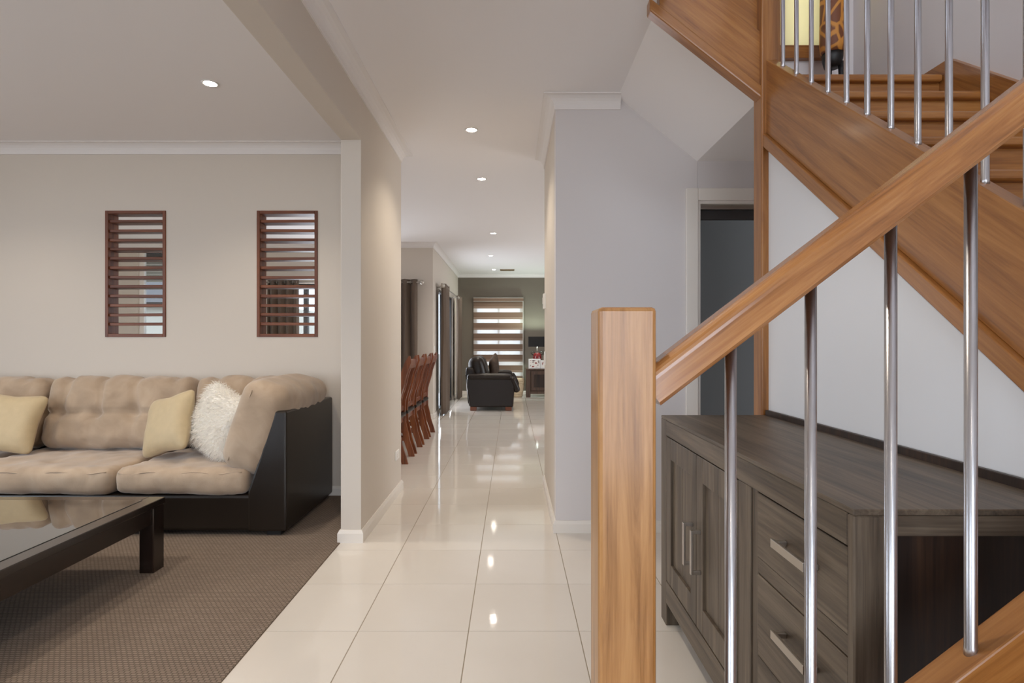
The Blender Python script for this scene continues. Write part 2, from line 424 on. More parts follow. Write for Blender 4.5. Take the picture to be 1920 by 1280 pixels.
# lounge back wall with two openings for the timber screens
G1, G2 = (-3.115, -2.651), (-1.954, -1.488); GZ0, GZ1 = 1.215, 2.181
struct(boxes('wall_back', [(-5.3, G1[0], LW, LW + 0.11, 0, CEIL), (G1[1], G2[0], LW, LW + 0.11, 0, CEIL), (G2[1], HL0, LW, LW + 0.11, 0, CEIL),
                           (G1[0], G1[1], LW, LW + 0.11, 0, GZ0), (G1[0], G1[1], LW, LW + 0.11, GZ1, CEIL),
                           (G2[0], G2[1], LW, LW + 0.11, 0, GZ0), (G2[0], G2[1], LW, LW + 0.11, GZ1, CEIL)], 'wall_paint'))
struct(box('wall_hall_left', HL0, HL1, 3.345, 4.55, 0, CEIL, 'wall_paint', bevel=0.003))
struct(box('bulkhead', HL0, HL1, -2.7, 3.345, 2.365, CEIL, 'wall_paint', bevel=0.003))
struct(boxes('wall_left', [(-5.4, -5.3, -2.7, 0.0, 0, CEIL), (-5.4, -5.3, 2.5, LW + 0.11, 0, CEIL), (-5.4, -5.3, 0.0, 2.5, 0, 0.5), (-5.4, -5.3, 0.0, 2.5, 2.3, CEIL)], 'wall_paint'))
struct(boxes('wall_front', [(-5.3, -4.6, -2.7, -2.6, 0, CEIL), (-1.8, -0.5, -2.7, -2.6, 0, CEIL), (1.2, SR, -2.7, -2.6, 0, CEIL), (-4.6, -1.8, -2.7, -2.6, 0, 0.5),
                            (-4.6, -1.8, -2.7, -2.6, 2.25, CEIL), (-0.5, 1.2, -2.7, -2.6, 2.3, CEIL),
                            (-1.2, -0.4, -2.7, -2.6, CEIL, 5.3), (1.6, SR, -2.7, -2.6, CEIL, 5.3), (-0.4, 1.6, -2.7, -2.6, CEIL, 3.3), (-0.4, 1.6, -2.7, -2.6, 4.9, 5.3)], 'wall_paint'))
struct(box('wall_upper_left', -1.2, -1.1, -2.7, 3.3, CEIL + 0.08, 5.3, 'wall_white'))
struct(box('floor_upper', -1.1, 0.39, -2.6, 3.2, CEIL + 0.08, 3.047, 'wall_white'))
# stair walls
struct(box('wall_right', SR, SR + 0.1, -2.7, SB + 0.1, 0, 5.3, 'wall_white'))
D0, DZ = 1.148, 2.05
struct(boxes('wall_stair_back', [(HR, D0, SB, SB + 0.1, 0, CEIL), (D0, SR, SB, SB + 0.1, DZ, CEIL)], 'wall_white', bevel=0.002))
struct(box('wall_hall_right', HR, HR + 0.1, SB + 0.1, 4.72, 0, CEIL, 'wall_paint'))
struct(boxes('wall_laundry', [(HR + 0.1, 5.5, 4.62, 4.72, 0, CEIL), (HR + 0.1, SR + 0.4, 4.52, 4.6, 0, CEIL), (SR + 0.3, SR + 0.4, SB + 0.1, 4.52, 0, CEIL)], 'wall_charcoal'))
W2 = (1.22, 1.775, 2.83, 4.3)
struct(boxes('wall_landing', [(0.0, 0.66, 3.2, 3.3, CEIL + 0.08, 5.3), (0.66, 1.15, 3.2, 3.3, CEIL + 0.08, 5.3), (1.15, W2[0], 3.2, 3.3, 2.353, 5.3), (W2[1], SR, 3.2, 3.3, 2.353, 5.3), (W2[0], W2[1], 3.2, 3.3, 2.353, W2[2]), (W2[0], W2[1], 3.2, 3.3, W2[3], 5.3)], 'wall_white'))
struct(box('wall_understair', 1.105, 1.128, 0.86, 2.5, 0, 2.06, 'panel_white'))
bpy.data.objects['wall_understair'].data.materials[0] = MATS['panel_white']
# trim the under-stair panel to the pitch of the flight
me = bpy.data.objects['wall_understair'].data
for v in me.vertices:
    if v.co.z > 0:
        wy = v.co.y + 1.68
        v.co.z = (0.536 + 0.758 * wy - 0.34) - 1.03
# stair soffits
def slab(name, pts, thick, mat):
    return struct(frame_obj(name, pts, thick, mat, None, (0, 1, 0)))
slab('soffit_slope', [(0.655, 2.50, 2.69), (1.145, 2.50, 2.295), (1.145, SB, 2.295), (0.655, SB, 2.69)], (0.02, 0, 0.026), 'ceiling_paint')
slab('soffit_landing', [(1.145, 2.50, 2.295), (1.145, SB, 2.295), (SR, SB, 2.295), (SR, 2.54, 2.295), (1.16, 2.54, 2.295), (1.16, 2.50, 2.295)], (0, 0, 0.02), 'ceiling_paint')

# dining and family rooms
DD = (-3.60, -1.47, 2.06)      # dining sliding doors: x0, x1, head
WL = (-5.72, -4.55, 0.25, 2.62)
struct(boxes('wall_dining_end', [(-7.2, WL[0], DY, DY + 0.11, 0, CEIL), (WL[1], DD[0], DY, DY + 0.11, 0, CEIL), (DD[1], FX, DY, DY + 0.11, 0, CEIL), (DD[0], DD[1], DY, DY + 0.11, DD[2], CEIL),
                                 (WL[0], WL[1], DY, DY + 0.11, 0, WL[2]), (WL[0], WL[1], DY, DY + 0.11, WL[3], CEIL)], 'wall_paint'))
FD = (9.40, 11.60, 2.06)
struct(boxes('wall_family_left', [(FX - 0.11, FX, DY + 0.111, FD[0], 0, CEIL), (FX - 0.11, FX, FD[1], FY, 0, CEIL), (FX - 0.11, FX, FD[0], FD[1], FD[2], CEIL)], 'wall_paint'))
FW = (-0.83, 0.225, 0.28, 2.10)
struct(boxes('wall_far', [(FX - 0.11, FW[0], FY, FY + 0.11, 0, CEIL), (FW[1], 5.5, FY, FY + 0.11, 0, CEIL), (FW[0], FW[1], FY, FY + 0.11, 0, FW[2]), (FW[0], FW[1], FY, FY + 0.11, FW[3], CEIL)], 'wall_taupe'))
struct(boxes('wall_kitchen', [(5.4, 5.5, 4.72, 6.4, 0, CEIL), (5.4, 5.5, 9.6, FY, 0, CEIL), (5.4, 5.5, 6.4, 9.6, 0, 0.8), (5.4, 5.5, 6.4, 9.6, 2.2, CEIL)], 'wall_paint'))
struct(box('wall_dining_left', -7.3, -7.2, 4.36, DY + 0.11, 0, CEIL, 'wall_paint'))

# cornices and skirtings
CP = [(0, CEIL - 0.078), (0.008, CEIL - 0.078)] + [(0.008 + 0.064 * (1 - math.cos(a)), CEIL - 0.070 + 0.064 * math.sin(a)) for a in [i * math.pi / 10 for i in range(6)]] + [(0.078, CEIL - 0.006), (0.078, CEIL), (0, CEIL)]
BP = [(0, 0), (0.016, 0), (0.016, 0.055), (0.006, 0.074), (0, 0.074)]
sweep('trim_1', [(HL0, 4.36), (-5.3, 4.36)], CP, 'cornice_paint', 1)
sweep('trim_2', [(HL1, -2.6), (HL1, 4.55), (HL0, 4.55)], CP, 'cornice_paint', -1)
sweep('trim_3', [(HR, 4.72), (HR, SB), (0.67, SB)], CP, 'cornice_paint', -1)
sweep('trim_4', [(-7.2, DY), (FX, DY), (FX, FY), (5.4, FY)], CP, 'cornice_paint', -1)
sweep('baseboard_left', [(HL0, 4.36), (HL0, 3.345), (HL1, 3.345), (HL1, 4.55), (HL0, 4.55)], BP, 'trim_gloss', -1)
sweep('baseboard_back', [(-5.3, 4.36), (HL0 - 0.016, 4.36)], BP, 'trim_gloss', -1)
sweep('baseboard_right', [(HR, 4.72), (HR, SB), (D0 - 0.075, SB)], BP, 'trim_gloss', -1)
sweep('baseboard_dining', [(DD[1] + 0.05, DY), (FX, DY), (FX, FD[0] - 0.05)], BP, 'trim_gloss', -1)
sweep('baseboard_far', [(FX, FD[1]), (FX, FY), (5.4, FY)], BP, 'trim_gloss', -1)

# door opening behind the stair
d1 = struct(boxes('door_1', [(D0 - 0.075, D0, SB - 0.018, SB, 0, DZ + 0.075), (D0, SR, SB - 0.018, SB, DZ, DZ + 0.075)], 'trim_gloss', None, (D0, SB, 0), 0.004))
boxes('door_jamb', [(D0 - 0.002, D0 + 0.018, SB, SB + 0.1, 0, DZ), (D0 + 0.018, SR, SB, SB + 0.1, DZ - 0.018, DZ)], 'trim_gloss', d1, (D0, SB, 0))
box('door_track', D0 + 0.018, SR, SB + 0.03, SB + 0.06, DZ - 0.045, DZ - 0.018, 'nickel', d1)
box('door_head', D0 + 0.018, SR, SB + 0.07, SB + 0.10, DZ - 0.10, DZ - 0.018, 'roof_dark', d1)

# windows and glazed doors
def window(name, axis, a0, a1, z0, z1, at, depth, mull, mat='dark_frame', fw=0.045):
    """glazed frame in a wall opening; axis 'X': runs along X at y=at, 'Y': runs along Y at x=at"""
    def b3(u0, u1, w0, w1, d0, d1): return (u0, u1, d0, d1, w0, w1) if axis == 'X' else (d0, d1, u0, u1, w0, w1)
    d0, d1 = at, at + depth
    L = [b3(a0, a0 + fw, z0, z1, d0, d1), b3(a1 - fw, a1, z0, z1, d0, d1), b3(a0, a1, z0, z0 + fw, d0, d1), b3(a0, a1, z1 - fw, z1, d0, d1)]
    org = (a0, at, z0) if axis == 'X' else (at, a0, z0)
    w = struct(boxes(name, L, mat, None, org))
    xs = [a0] + [a0 + (a1 - a0) * k for k in mull] + [a1]
    for k in mull:
        u = a0 + (a1 - a0) * k
        boxes('mullion', [b3(u - fw / 2, u + fw / 2, z0 + fw, z1 - fw, d0, d1)], mat, w, org)
    for u0, u1 in zip(xs[:-1], xs[1:]):
        boxes('pane', [b3(u0 + fw / 2, u1 - fw / 2, z0 + fw, z1 - fw, (d0 + d1) / 2 - 0.003, (d0 + d1) / 2 + 0.003)], 'pane_glass', w, org)
    return w
window('window_1', 'X', DD[0], DD[1], 0.0, DD[2], DY + 0.03, 0.06, (0.5,))
window('window_2', 'X', WL[0], WL[1], WL[2], WL[3], DY + 0.03, 0.06, (), 'trim_gloss', 0.07)
window('window_3', 'Y', FD[0], FD[1], 0.0, FD[2], FX - 0.085, 0.06, (0.36, 0.68))
window('window_4', 'X', FW[0], FW[1], FW[2], FW[3], FY + 0.03, 0.06, (0.5,))
window('window_5', 'X', W2[0], W2[1], W2[2], W2[3], 3.24, 0.05, (0.55,), 'dark_frame', 0.025)
window('window_6', 'X', -4.6, -1.8, 0.5, 2.25, -2.68, 0.06, (0.33, 0.67))
window('window_7', 'Y', 0.0, 2.5, 0.5, 2.3, -5.38, 0.06, (0.5,))
window('window_8', 'X', -0.5, 1.2, 0.0, 2.3, -2.68, 0.06, (0.25, 0.75))
window('window_9', 'X', -0.4, 1.6, 3.3, 4.9, -2.68, 0.06, (0.5,))  # unseen upper window, added to let light into the stairwell
window('window_10', 'Y', 6.4, 9.6, 0.8, 2.2, 5.42, 0.06, (0.5,))
struct(box('trim_5', W2[0] - 0.05, W2[1] + 0.02, 3.165, 3.2, 2.757, 2.83, 'honey_wood_X', bevel=0.004))

# outside
g = struct(box('ground_outside', -45, 40, -40, 60, -0.4, -0.16, 'exterior_ground'))
# ------------------------------------------------------------------ staircase
SX, SY = 1.1175, 0.85
st = thing('staircase', 'honey timber staircase with winding flights, oak handrail and round steel balusters', 'staircase', (0.165, 0.85, 0))
S1 = lambda x: 0.717 + 0.765 * (x - 0.685)          # top of first string
S2 = lambda y: 0.536 + 0.758 * y                     # top of second string
S3 = lambda x: 2.532 + 0.786 * (1.07 - x)            # top of third string
box('newel_post', 0.123, 0.206, 0.8085, 0.8915, 0, 1.229, 'oak_light_Z', st, 0.006, 2)
box('newel_post', 1.075, 1.157, 0.8085, 0.8915, 0, 2.02, 'honey_wood_Z', st, 0.006, 2)
box('newel_post', 1.075, 1.157, 2.45, 2.535, 0, 3.5, 'honey_wood_Z', st, 0.006, 2)
# strings
frame_obj('stringer', [(0.20, 0.826, S1(0.20) - 0.33), (1.08, 0.826, S1(1.08) - 0.33), (1.08, 0.826, S1(1.08)), (0.20, 0.826, S1(0.20))], (0, 0.052, 0), 'honey_wood_X', st, (1, 0, 0.765), 0.003)
frame_obj('stringer', [(1.095, 0.88, S2(0.88) - 0.317), (1.095, 2.46, S2(2.46) - 0.317), (1.095, 2.46, S2(2.46)), (1.095, 0.88, S2(0.88))], (0.045, 0, 0), 'honey_wood_X', st, (0, 1, 0.758), 0.003)
frame_obj('stringer_trim', [(1.080, 0.88, S2(0.88) - 0.375), (1.080, 2.46, S2(2.46) - 0.375), (1.080, 2.46, S2(2.46) - 0.317), (1.080, 0.88, S2(0.88) - 0.317)], (0.045, 0, 0), 'honey_wood_X', st, (0, 1, 0.758), 0.004)
frame_obj('stringer', [(0.64, 2.47, S3(0.64) - 0.245), (1.08, 2.47, S3(1.08) - 0.245), (1.08, 2.47, S3(1.08)), (0.64, 2.47, S3(0.64))], (0, 0.045, 0), 'honey_wood_X', st, (-1, 0, 0.786), 0.003)
frame_obj('stringer_trim', [(0.595, 2.455, S3(0.595) - 0.295), (1.078, 2.455, S3(1.078) - 0.295), (1.078, 2.455, S3(1.078) - 0.24), (0.595, 2.455, S3(0.595) - 0.24)], (0, 0.06, 0), 'honey_wood_X', st, (-1, 0, 0.786), 0.006)
frame_obj('guard_panel', [(0.40, 2.495, S3(0.40)), (1.08, 2.495, S3(1.08)), (1.08, 2.495, S3(1.08) + 0.30), (0.40, 2.495, S3(0.40) + 0.30)], (0, 0.02, 0), 'honey_wood_X', st, (-1, 0, 0.786))
frame_obj('wall_stringer', [(SR - 0.03, 0.0, S2(0.9) - 0.1), (SR - 0.03, 0.86, S2(0.9) - 0.1), (SR - 0.03, 2.465, S2(2.465) - 0.3), (SR - 0.03, 3.2, S2(2.465) - 0.12), (SR - 0.03, 3.2, 2.412), (SR - 0.03, 2.465, S2(2.465) + 0.0), (SR - 0.03, 0.9, S2(0.9) + 0.0), (SR - 0.03, 0.0, S2(0.9))],
          (0.03, 0, 0), 'honey_wood_X', st, (0, 1, 0.758))
# treads and risers: flight two (towards the back), landing, flight one and flight three
GO, RI = 0.229, 0.1736
def tread_y(y, z):
    box('tread', 1.14, SR - 0.03, y, y + GO + 0.03, z - 0.032, z, 'honey_wood_X', st, 0.011, 3)
    box('riser', 1.14, SR - 0.03, y + 0.028, y + 0.046, z - RI, z - 0.03, 'honey_wood_X', st)
for k in range(1, 7): tread_y(2.49 - GO * k, 2.353 - RI * k)
box('landing', 1.14, SR - 0.03, 2.49, 3.2, 2.321, 2.353, 'honey_wood_X', st, 0.011, 3)
box('riser', 1.14, SR - 0.03, 2.518, 2.536, 2.353 - RI, 2.322, 'honey_wood_X', st)
LZ = 2.353 - RI * 7
box('landing', 1.327, SR - 0.03, -0.08, 0.90, LZ - 0.032, LZ, 'honey_wood_X', st, 0.011, 3)
box('riser', 1.14, SR - 0.03, 0.90, 0.918, LZ - RI * 0, LZ + RI - 0.03, 'honey_wood_X', st)
x, z = 1.327, LZ
for k in range(7):
    box('riser', x + 0.028, x + 0.046, -0.08, 0.826, max(0.0, z - RI), z - 0.03, 'honey_wood_Y', st)
    x -= 0.227; z -= RI
    if z < 0.05: break
    box('tread', x, x + 0.227 + 0.03, -0.08, 0.826, z - 0.032, z, 'honey_wood_Y', st, 0.011, 3)
for k in range(4):
    z = 2.353 + RI * (k + 1); x = 1.165 - GO * k
    box('riser', x - 0.046, x - 0.028, 2.515, 3.2, z - RI, z - 0.03, 'honey_wood_Y', st)
    box('tread', x - GO - 0.005, x, 2.515, 3.2, z - 0.032, z, 'honey_wood_Y', st, 0.011, 3)
# handrails
def rail(p0, p1, w=0.062, h=0.052):
    d = (Vector(p1) - Vector(p0)); L = d.length; prof = []
    prof = [(w / 2, -h / 2 + 0.006)] + [(w / 2 - 0.017 + 0.017 * math.cos(a), h / 2 - 0.017 + 0.017 * math.sin(a)) for a in (0.0, 0.26, 0.52, 0.78, 1.05, 1.31, 1.57)] + \
           [(-(w / 2 - 0.017) - 0.017 * math.cos(a), h / 2 - 0.017 + 0.017 * math.sin(a)) for a in (1.57, 1.31, 1.05, 0.78, 0.52, 0.26, 0.0)] + [(-w / 2, -h / 2 + 0.006), (-w / 2 + 0.006, -h / 2), (w / 2 - 0.006, -h / 2)]
    me = loft_me([[(0, y, z) for y, z in prof], [(L, y, z) for y, z in prof]], True, False)
    dx = d.normalized(); ty = Vector((0, 0, 1)).cross(dx).normalized(); tz = dx.cross(ty)
    return link('handrail', me, 'honey_rail', st, p0, Matrix((dx, ty, tz)).transposed().to_euler())
wood('honey_rail', (112, 66, 28), (158, 104, 54), (186, 132, 78), axis='X', rough=0.25, coat=0.5, fine=2.6)
R1 = lambda x: 1.154 + 0.763 * (x - 0.217) - 0.033
rail((0.2, 0.85, R1(0.2)), (1.09, 0.85, R1(1.09)))
R2 = lambda y: S2(y) + 0.762
rail((SX, 0.88, R2(0.88)), (SX, 2.46, R2(2.46)))
# balusters
bal_me = {}
def baluster(x, y, z0, z1):
    h = round(z1 - z0, 3)
    if h not in bal_me:
        bal_me[h] = lathe_me([(0.0088, -0.004), (0.0088, 0.012), (0.0084, 0.014), (0.0084, h + 0.01)], 20)
        bal_me[h].materials.append(MATS['steel'])
    link('baluster', bal_me[h], None, st, (x, y, z0))
for k in range(7):
    x = 0.3266 + 0.1196 * k
    baluster(x, 0.85, S1(x) - 0.006, R1(x) - 0.02)
for k in range(13):
    y = 2.352 - 0.1117 * k
    if y < 0.95: break
    baluster(1.12, y, S2(y) - 0.006, R2(y) - 0.02)

# ------------------------------------------------------------------ sideboard under the stair
X0, X1, Y0, Y1, ZT = 0.64, 1.10, 1.065, 2.44, 0.865
sb = thing('sideboard', 'dark grey-brown timber sideboard with two doors and drawers beneath the stair', 'sideboard', (0.87, 1.75, 0))
box('top', X0, X1 - 0.012, Y0 + 0.001, Y1, ZT - 0.012, ZT, 'grey_wood_Y', sb, 0.002, 1)
box('back_lip', X1 - 0.014, X1, Y0, Y1, ZT - 0.02, ZT + 0.022, 'dark_end_wood', sb, 0.002, 1)
box('top_rail', X0, X0 + 0.03, Y0 + 0.0225, Y1 - 0.0755, 0.79, ZT - 0.012, 'grey_wood_Y', sb, 0.002, 1)
boxes('bottom_rail', [(X0, X0 + 0.03, Y0 + 0.0225, Y1 - 0.0755, 0.095, 0.185)], 'grey_wood_Y', sb, (X0, 1.7, 0.14), 0.002)
box('post', X0, X0 + 0.07, Y1 - 0.075, Y1, 0, ZT - 0.012, 'grey_wood_Z', sb, 0.002, 1)
box('post', X1 - 0.08, X1 - 0.014, Y1 - 0.075, Y1, 0, ZT - 0.012, 'grey_wood_Z', sb, 0.002, 1)
box('post', X0, X0 + 0.075, Y0, Y0 + 0.022, 0, ZT - 0.012, 'grey_wood_Z', sb, 0.003, 1)
box('post', X1 - 0.09, X1 - 0.014, Y0, Y0 + 0.022, 0, ZT - 0.012, 'grey_wood_Z', sb, 0.003, 1)
box('end_rail', X0 + 0.075, X1 - 0.09, Y0, Y0 + 0.022, ZT - 0.05, ZT - 0.012, 'grey_wood_X', sb, 0.002, 1)
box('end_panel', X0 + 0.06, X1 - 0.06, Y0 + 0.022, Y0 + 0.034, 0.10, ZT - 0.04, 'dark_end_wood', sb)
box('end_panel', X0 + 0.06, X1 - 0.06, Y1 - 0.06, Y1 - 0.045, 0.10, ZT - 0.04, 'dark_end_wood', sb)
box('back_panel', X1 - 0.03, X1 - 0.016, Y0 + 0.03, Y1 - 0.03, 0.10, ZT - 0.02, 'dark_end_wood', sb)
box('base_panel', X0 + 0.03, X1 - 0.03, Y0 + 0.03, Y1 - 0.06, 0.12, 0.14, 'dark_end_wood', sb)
box('divider', X0 + 0.002, X0 + 0.03, 1.53, 1.616, 0.185, 0.79, 'grey_wood_Z', sb, 0.002, 1)
box('divider', X0 + 0.006, X0 + 0.03, 1.494, 1.53, 0.185, 0.79, 'grey_wood_Z', sb, 0.002, 1)
def bar_handle(parent, x, y, z, axis, L=0.15):
    s = 0.006
    if axis == 'Z': L3 = [(x - 0.034, x - 0.026, y - 0.008, y + 0.008, z - L / 2, z + L / 2), (x - 0.03, x, y - s, y + s, z - L / 2, z - L / 2 + 0.012), (x - 0.03, x, y - s, y + s, z + L / 2 - 0.012, z + L / 2)]
    else: L3 = [(x - 0.034, x - 0.026, y - L / 2, y + L / 2, z - 0.010, z + 0.010), (x - 0.03, x, y - L / 2, y - L / 2 + 0.012, z - s, z + s), (x - 0.03, x, y + L / 2 - 0.012, y + L / 2, z - s, z + s)]
    boxes('handle', L3, 'nickel', parent, (x, y, z), 0.0012)
for (a, b2, hy) in ((1.982, 2.362, 2.022), (1.618, 1.978, 1.938)):
    c = (X0 + 0.012, (a + b2) / 2, 0.49); dz0, dz1, fw = 0.19, 0.786, 0.062
    dr = boxes('door', [(X0 + 0.001, X0 + 0.024, a, a + fw, dz0, dz1), (X0 + 0.001, X0 + 0.024, b2 - fw, b2, dz0, dz1), (X0 + 0.0015, X0 + 0.024, a + fw, b2 - fw, dz1 - 0.085, dz1), (X0 + 0.0015, X0 + 0.024, a + fw, b2 - fw, dz0, dz0 + 0.085)],
               'grey_wood_Z', sb, c, 0.0015)
    mid = (a + b2) / 2
    for (p, q) in ((a + fw, mid - 0.0015), (mid + 0.0015, b2 - fw)):
        box('panel_board', X0 + 0.012, X0 + 0.022, p, q, dz0 + 0.085, dz1 - 0.085, 'grey_wood_Z', dr, 0.0015, 1)
    bar_handle(dr, X0 + 0.001, hy, 0.462, 'Z')
for (z0, z1) in ((0.617, 0.785), (0.40, 0.572), (0.19, 0.358)):
    dr = box('drawer', X0 + 0.003, X0 + 0.026, Y0 + 0.024, 1.491, z0, z1, 'grey_wood_Y', sb, 0.002, 1)
    bar_handle(dr, X0 + 0.003, 1.267, (z0 + z1) / 2 + 0.005, 'Y')
for z in (0.595, 0.379): box('drawer_rail', X0 + 0.006, X0 + 0.03, Y0 + 0.022, 1.494, z - 0.02, z + 0.02, 'grey_wood_Y', sb)

# ------------------------------------------------------------------ ornament on the landing
orn = thing('tall_ornament', 'tall brown ornament with yellow network pattern on black feet, on stair landing', 'ornament', (1.69, 3.0, 2.354))
link('body', lathe_me([(0.0, 0.34), (0.055, 0.34), (0.062, 0.38), (0.058, 0.8), (0.04, 1.05), (0.028, 1.25), (0.0, 1.27)], 24), 'network_pattern', orn, (1.69, 3.0, 2.354))
link('stand', lathe_me([(0.0, 0.27), (0.04, 0.27), (0.05, 0.31), (0.052, 0.345), (0.0, 0.345)], 20), 'black_plastic', orn, (1.69, 3.0, 2.354))
for dx, dy in ((-0.035, -0.02), (0.035, -0.02), (0.0, 0.035)):
    link('foot', lathe_me([(0.0, 0.0), (0.014, 0.0), (0.012, 0.2), (0.016, 0.29), (0.0, 0.29)], 12), 'black_plastic', orn, (1.69 + dx, 3.0 + dy, 2.354))
yb = tag(box('roller_blind', W2[0] + 0.005, W2[1] - 0.005, 3.225, 3.228, W2[2], W2[3], 'yellow_blind'), 'pale yellow window blind on the stair landing', 'blind')

# ------------------------------------------------------------------ timber louvre screens in the lounge wall
def screen(x0, x1, label):
    t = thing('louvre_screen', label, 'screen', ((x0 + x1) / 2, LW + 0.05, GZ0), 'louvre screens in the lounge wall')
    f = 0.024; y0, y1 = LW - 0.008, LW + 0.112
    for (a, b2, c, d, mt) in ((x0, x0 + f, GZ0, GZ1, 'merbau_Z'), (x1 - f, x1, GZ0, GZ1, 'merbau_Z'), (x0 + f, x1 - f, GZ1 - f, GZ1, 'merbau_X'), (x0 + f, x1 - f, GZ0, GZ0 + f, 'merbau_X')):
        box('frame', a, b2, y0, y1, c, d, mt, t, 0.002, 1)
    for k in range(12):
        z = GZ1 - 0.024 - 0.0715 * (k + 0.78)
        s = box('slat', x0 + f, x1 - f, LW + 0.005, LW + 0.10, z - 0.011, z + 0.011, 'merbau_X', t, 0.002, 1)
        s.rotation_euler = (math.radians(random.uniform(-4, 4)), math.radians(random.uniform(-0.4, 0.4)), 0)
    return t
screen(*G1, 'timber louvre wall screen looking through to the pergola window, away from the hall')
screen(*G2, 'timber louvre wall screen looking through to brown curtain, nearest the hall partition')
# ------------------------------------------------------------------ corner sofa
sf = thing('corner_sofa', 'beige suede corner sofa on a black leather base', 'sofa', (-2.6, 3.9, 0))
SRX, SFY, SBY = -1.365, 3.44, 4.33
base = boxes('base', [(-4.45, SRX - 0.005, SFY + 0.01, SBY, 0.03, 0.25)], 'black_leather', sf, (-2.9, 3.9, 0.14), 0.02)
# right-hand back: leather shell with a raked front profile
frame_obj('back_shell', [(-1.60, SFY, 0.03), (SRX, SFY, 0.03), (SRX, SFY, 0.76), (-1.435, SFY, 0.76), (-1.60, SFY, 0.27)], (0, SBY - SFY, 0), 'black_leather', sf, (1, 0, 0), 0.014)
boxes('back_shell', [(-4.45, SRX - 0.02, SBY - 0.10, SBY, 0.03, 0.74)], 'black_leather', sf, (-2.9, 4.28, 0.4), 0.02)
for x in (-4.35, -3.4, -2.42, -1.45):
    for y in (SFY + 0.07, SBY - 0.08): box('foot', x - 0.045, x + 0.045, y - 0.045, y + 0.045, 0, 0.04, 'black_plastic', sf, 0.004, 1)
def seat_fn(hx, hy, seed):
    def f(q):
        top = max(0.0, q.z) / 0.08
        for i in (-0.5, 0.0, 0.5):
            for j in (-0.25, 0.35):
                d2 = ((q.x - i * hx) / 0.13) ** 2 + ((q.y - j * hy * 2 * 0.8) / 0.13) ** 2
                q.z -= 0.016 * math.exp(-d2) * min(1, top)
        q.z += 0.008 * min(1, top) * noise.noise(Vector((q.x * 6 + seed, q.y * 9, 0)))
        return q
    return f
def back_fn(hx, hz, seed, tufts=4):
    def f(q):
        if q.y < 0:      # front face
            seam = math.exp(-((q.z + 0.02) / 0.016) ** 2)
            q.y += 0.032 * seam
            for i in range(tufts):
                tx = -hx + 2 * hx * (i + 0.5) / tufts
                r2 = ((q.x - tx) / 0.05) ** 2 + ((q.z + 0.02) / 0.05) ** 2
                q.y += 0.05 * math.exp(-r2)
                bx = -hx + 2 * hx * (i + 1.0) / tufts
                if i < tufts - 1:
                    q.y += 0.03 * math.exp(-((q.x - tx - 0.03 * math.sin(q.z * 9 + i)) / 0.028) ** 2) * (1 if q.z > 0 else 0.35)
        if q.z > 0:
            for i in range(tufts):
                tx = -hx + 2 * hx * (i + 0.5) / tufts
                q.z -= 0.022 * math.exp(-((q.x - tx) / 0.03) ** 2) * (q.z / hz)
        q += Vector((0, 0.008, 0.006)) * noise.noise(Vector((q.x * 7 + seed, q.y * 7, q.z * 7)))
        return q
    return f
def seat(x0, x1, seed, y0=SFY - 0.015, y1=4.16):
    hx, hy, hz = (x1 - x0) / 2, (y1 - y0) / 2, 0.078
    c = link('seat_cushion', soft(hx, hy, hz, 0.05, 0.026, (0, 0.01, 0.022), seat_fn(hx, hy, seed), 0.010, 8, seed), 'suede', sf, ((x0 + x1) / 2, (y0 + y1) / 2, 0.332))
    # piping along the front edge
    pts = [((x0 + x1) / 2 + (-hx + 0.03) + (2 * hx - 0.06) * i / 20, y0 + 0.006, 0.385 + 0.007 * math.sin(i * 0.9 + seed)) for i in range(21)]
    o = Vector(c.location) + sf.location
    link('piping', tube_me([tuple(Vector(p) - Vector(((x0 + x1) / 2, (y0 + y1) / 2, 0.332))) for p in pts], 0.0035, 6), 'suede', c, ((x0 + x1) / 2, (y0 + y1) / 2, 0.332))
seat(-4.43, -3.41, 1.0); seat(-3.40, -2.42, 2.0); seat(-2.41, -1.60, 3.0)
def back(x0, x1, seed, y=4.14, z=0.665, tufts=4):
    hx, hy, hz = (x1 - x0) / 2, 0.115, 0.255
    o = link('back_cushion', soft(hx, hy, hz, 0.085, 0.022, (0, 0.03, 0.01), back_fn(hx, hz, seed, tufts), 0.011, 9, seed), 'suede', sf, ((x0 + x1) / 2, y, z))
    o.rotation_euler = (math.radians(-14), 0, 0)
back(-4.42, -3.36, 11); back(-3.34, -2.30, 12); back(-2.28, -1.50, 13, tufts=3)
# cushion leaning on the raked end back
def end_fn(q):
    hz = 0.265
    for s in (-0.16, 0.16): q.x += (0.012 if q.x < 0 else -0.004) * math.exp(-((q.y - s) / 0.02) ** 2)
    q += Vector((0.006, 0, 0.006)) * noise.noise(q * 7)
    return q
o = link('back_cushion', soft(0.145, 0.415, 0.285, 0.095, 0.022, (0.03, 0.015, 0.015), end_fn, 0.006, 6, 5), 'suede', sf, (-1.575, 3.85, 0.652))
o.rotation_euler = (0, math.radians(19), 0)
piping = tube_me([(-0.07, -0.419, -0.225 + 0.45 * i / 16) for i in range(17)], 0.0032, 6)
link('piping', piping, 'suede', o, (0, 0, 0)).location = (0, 0, 0)

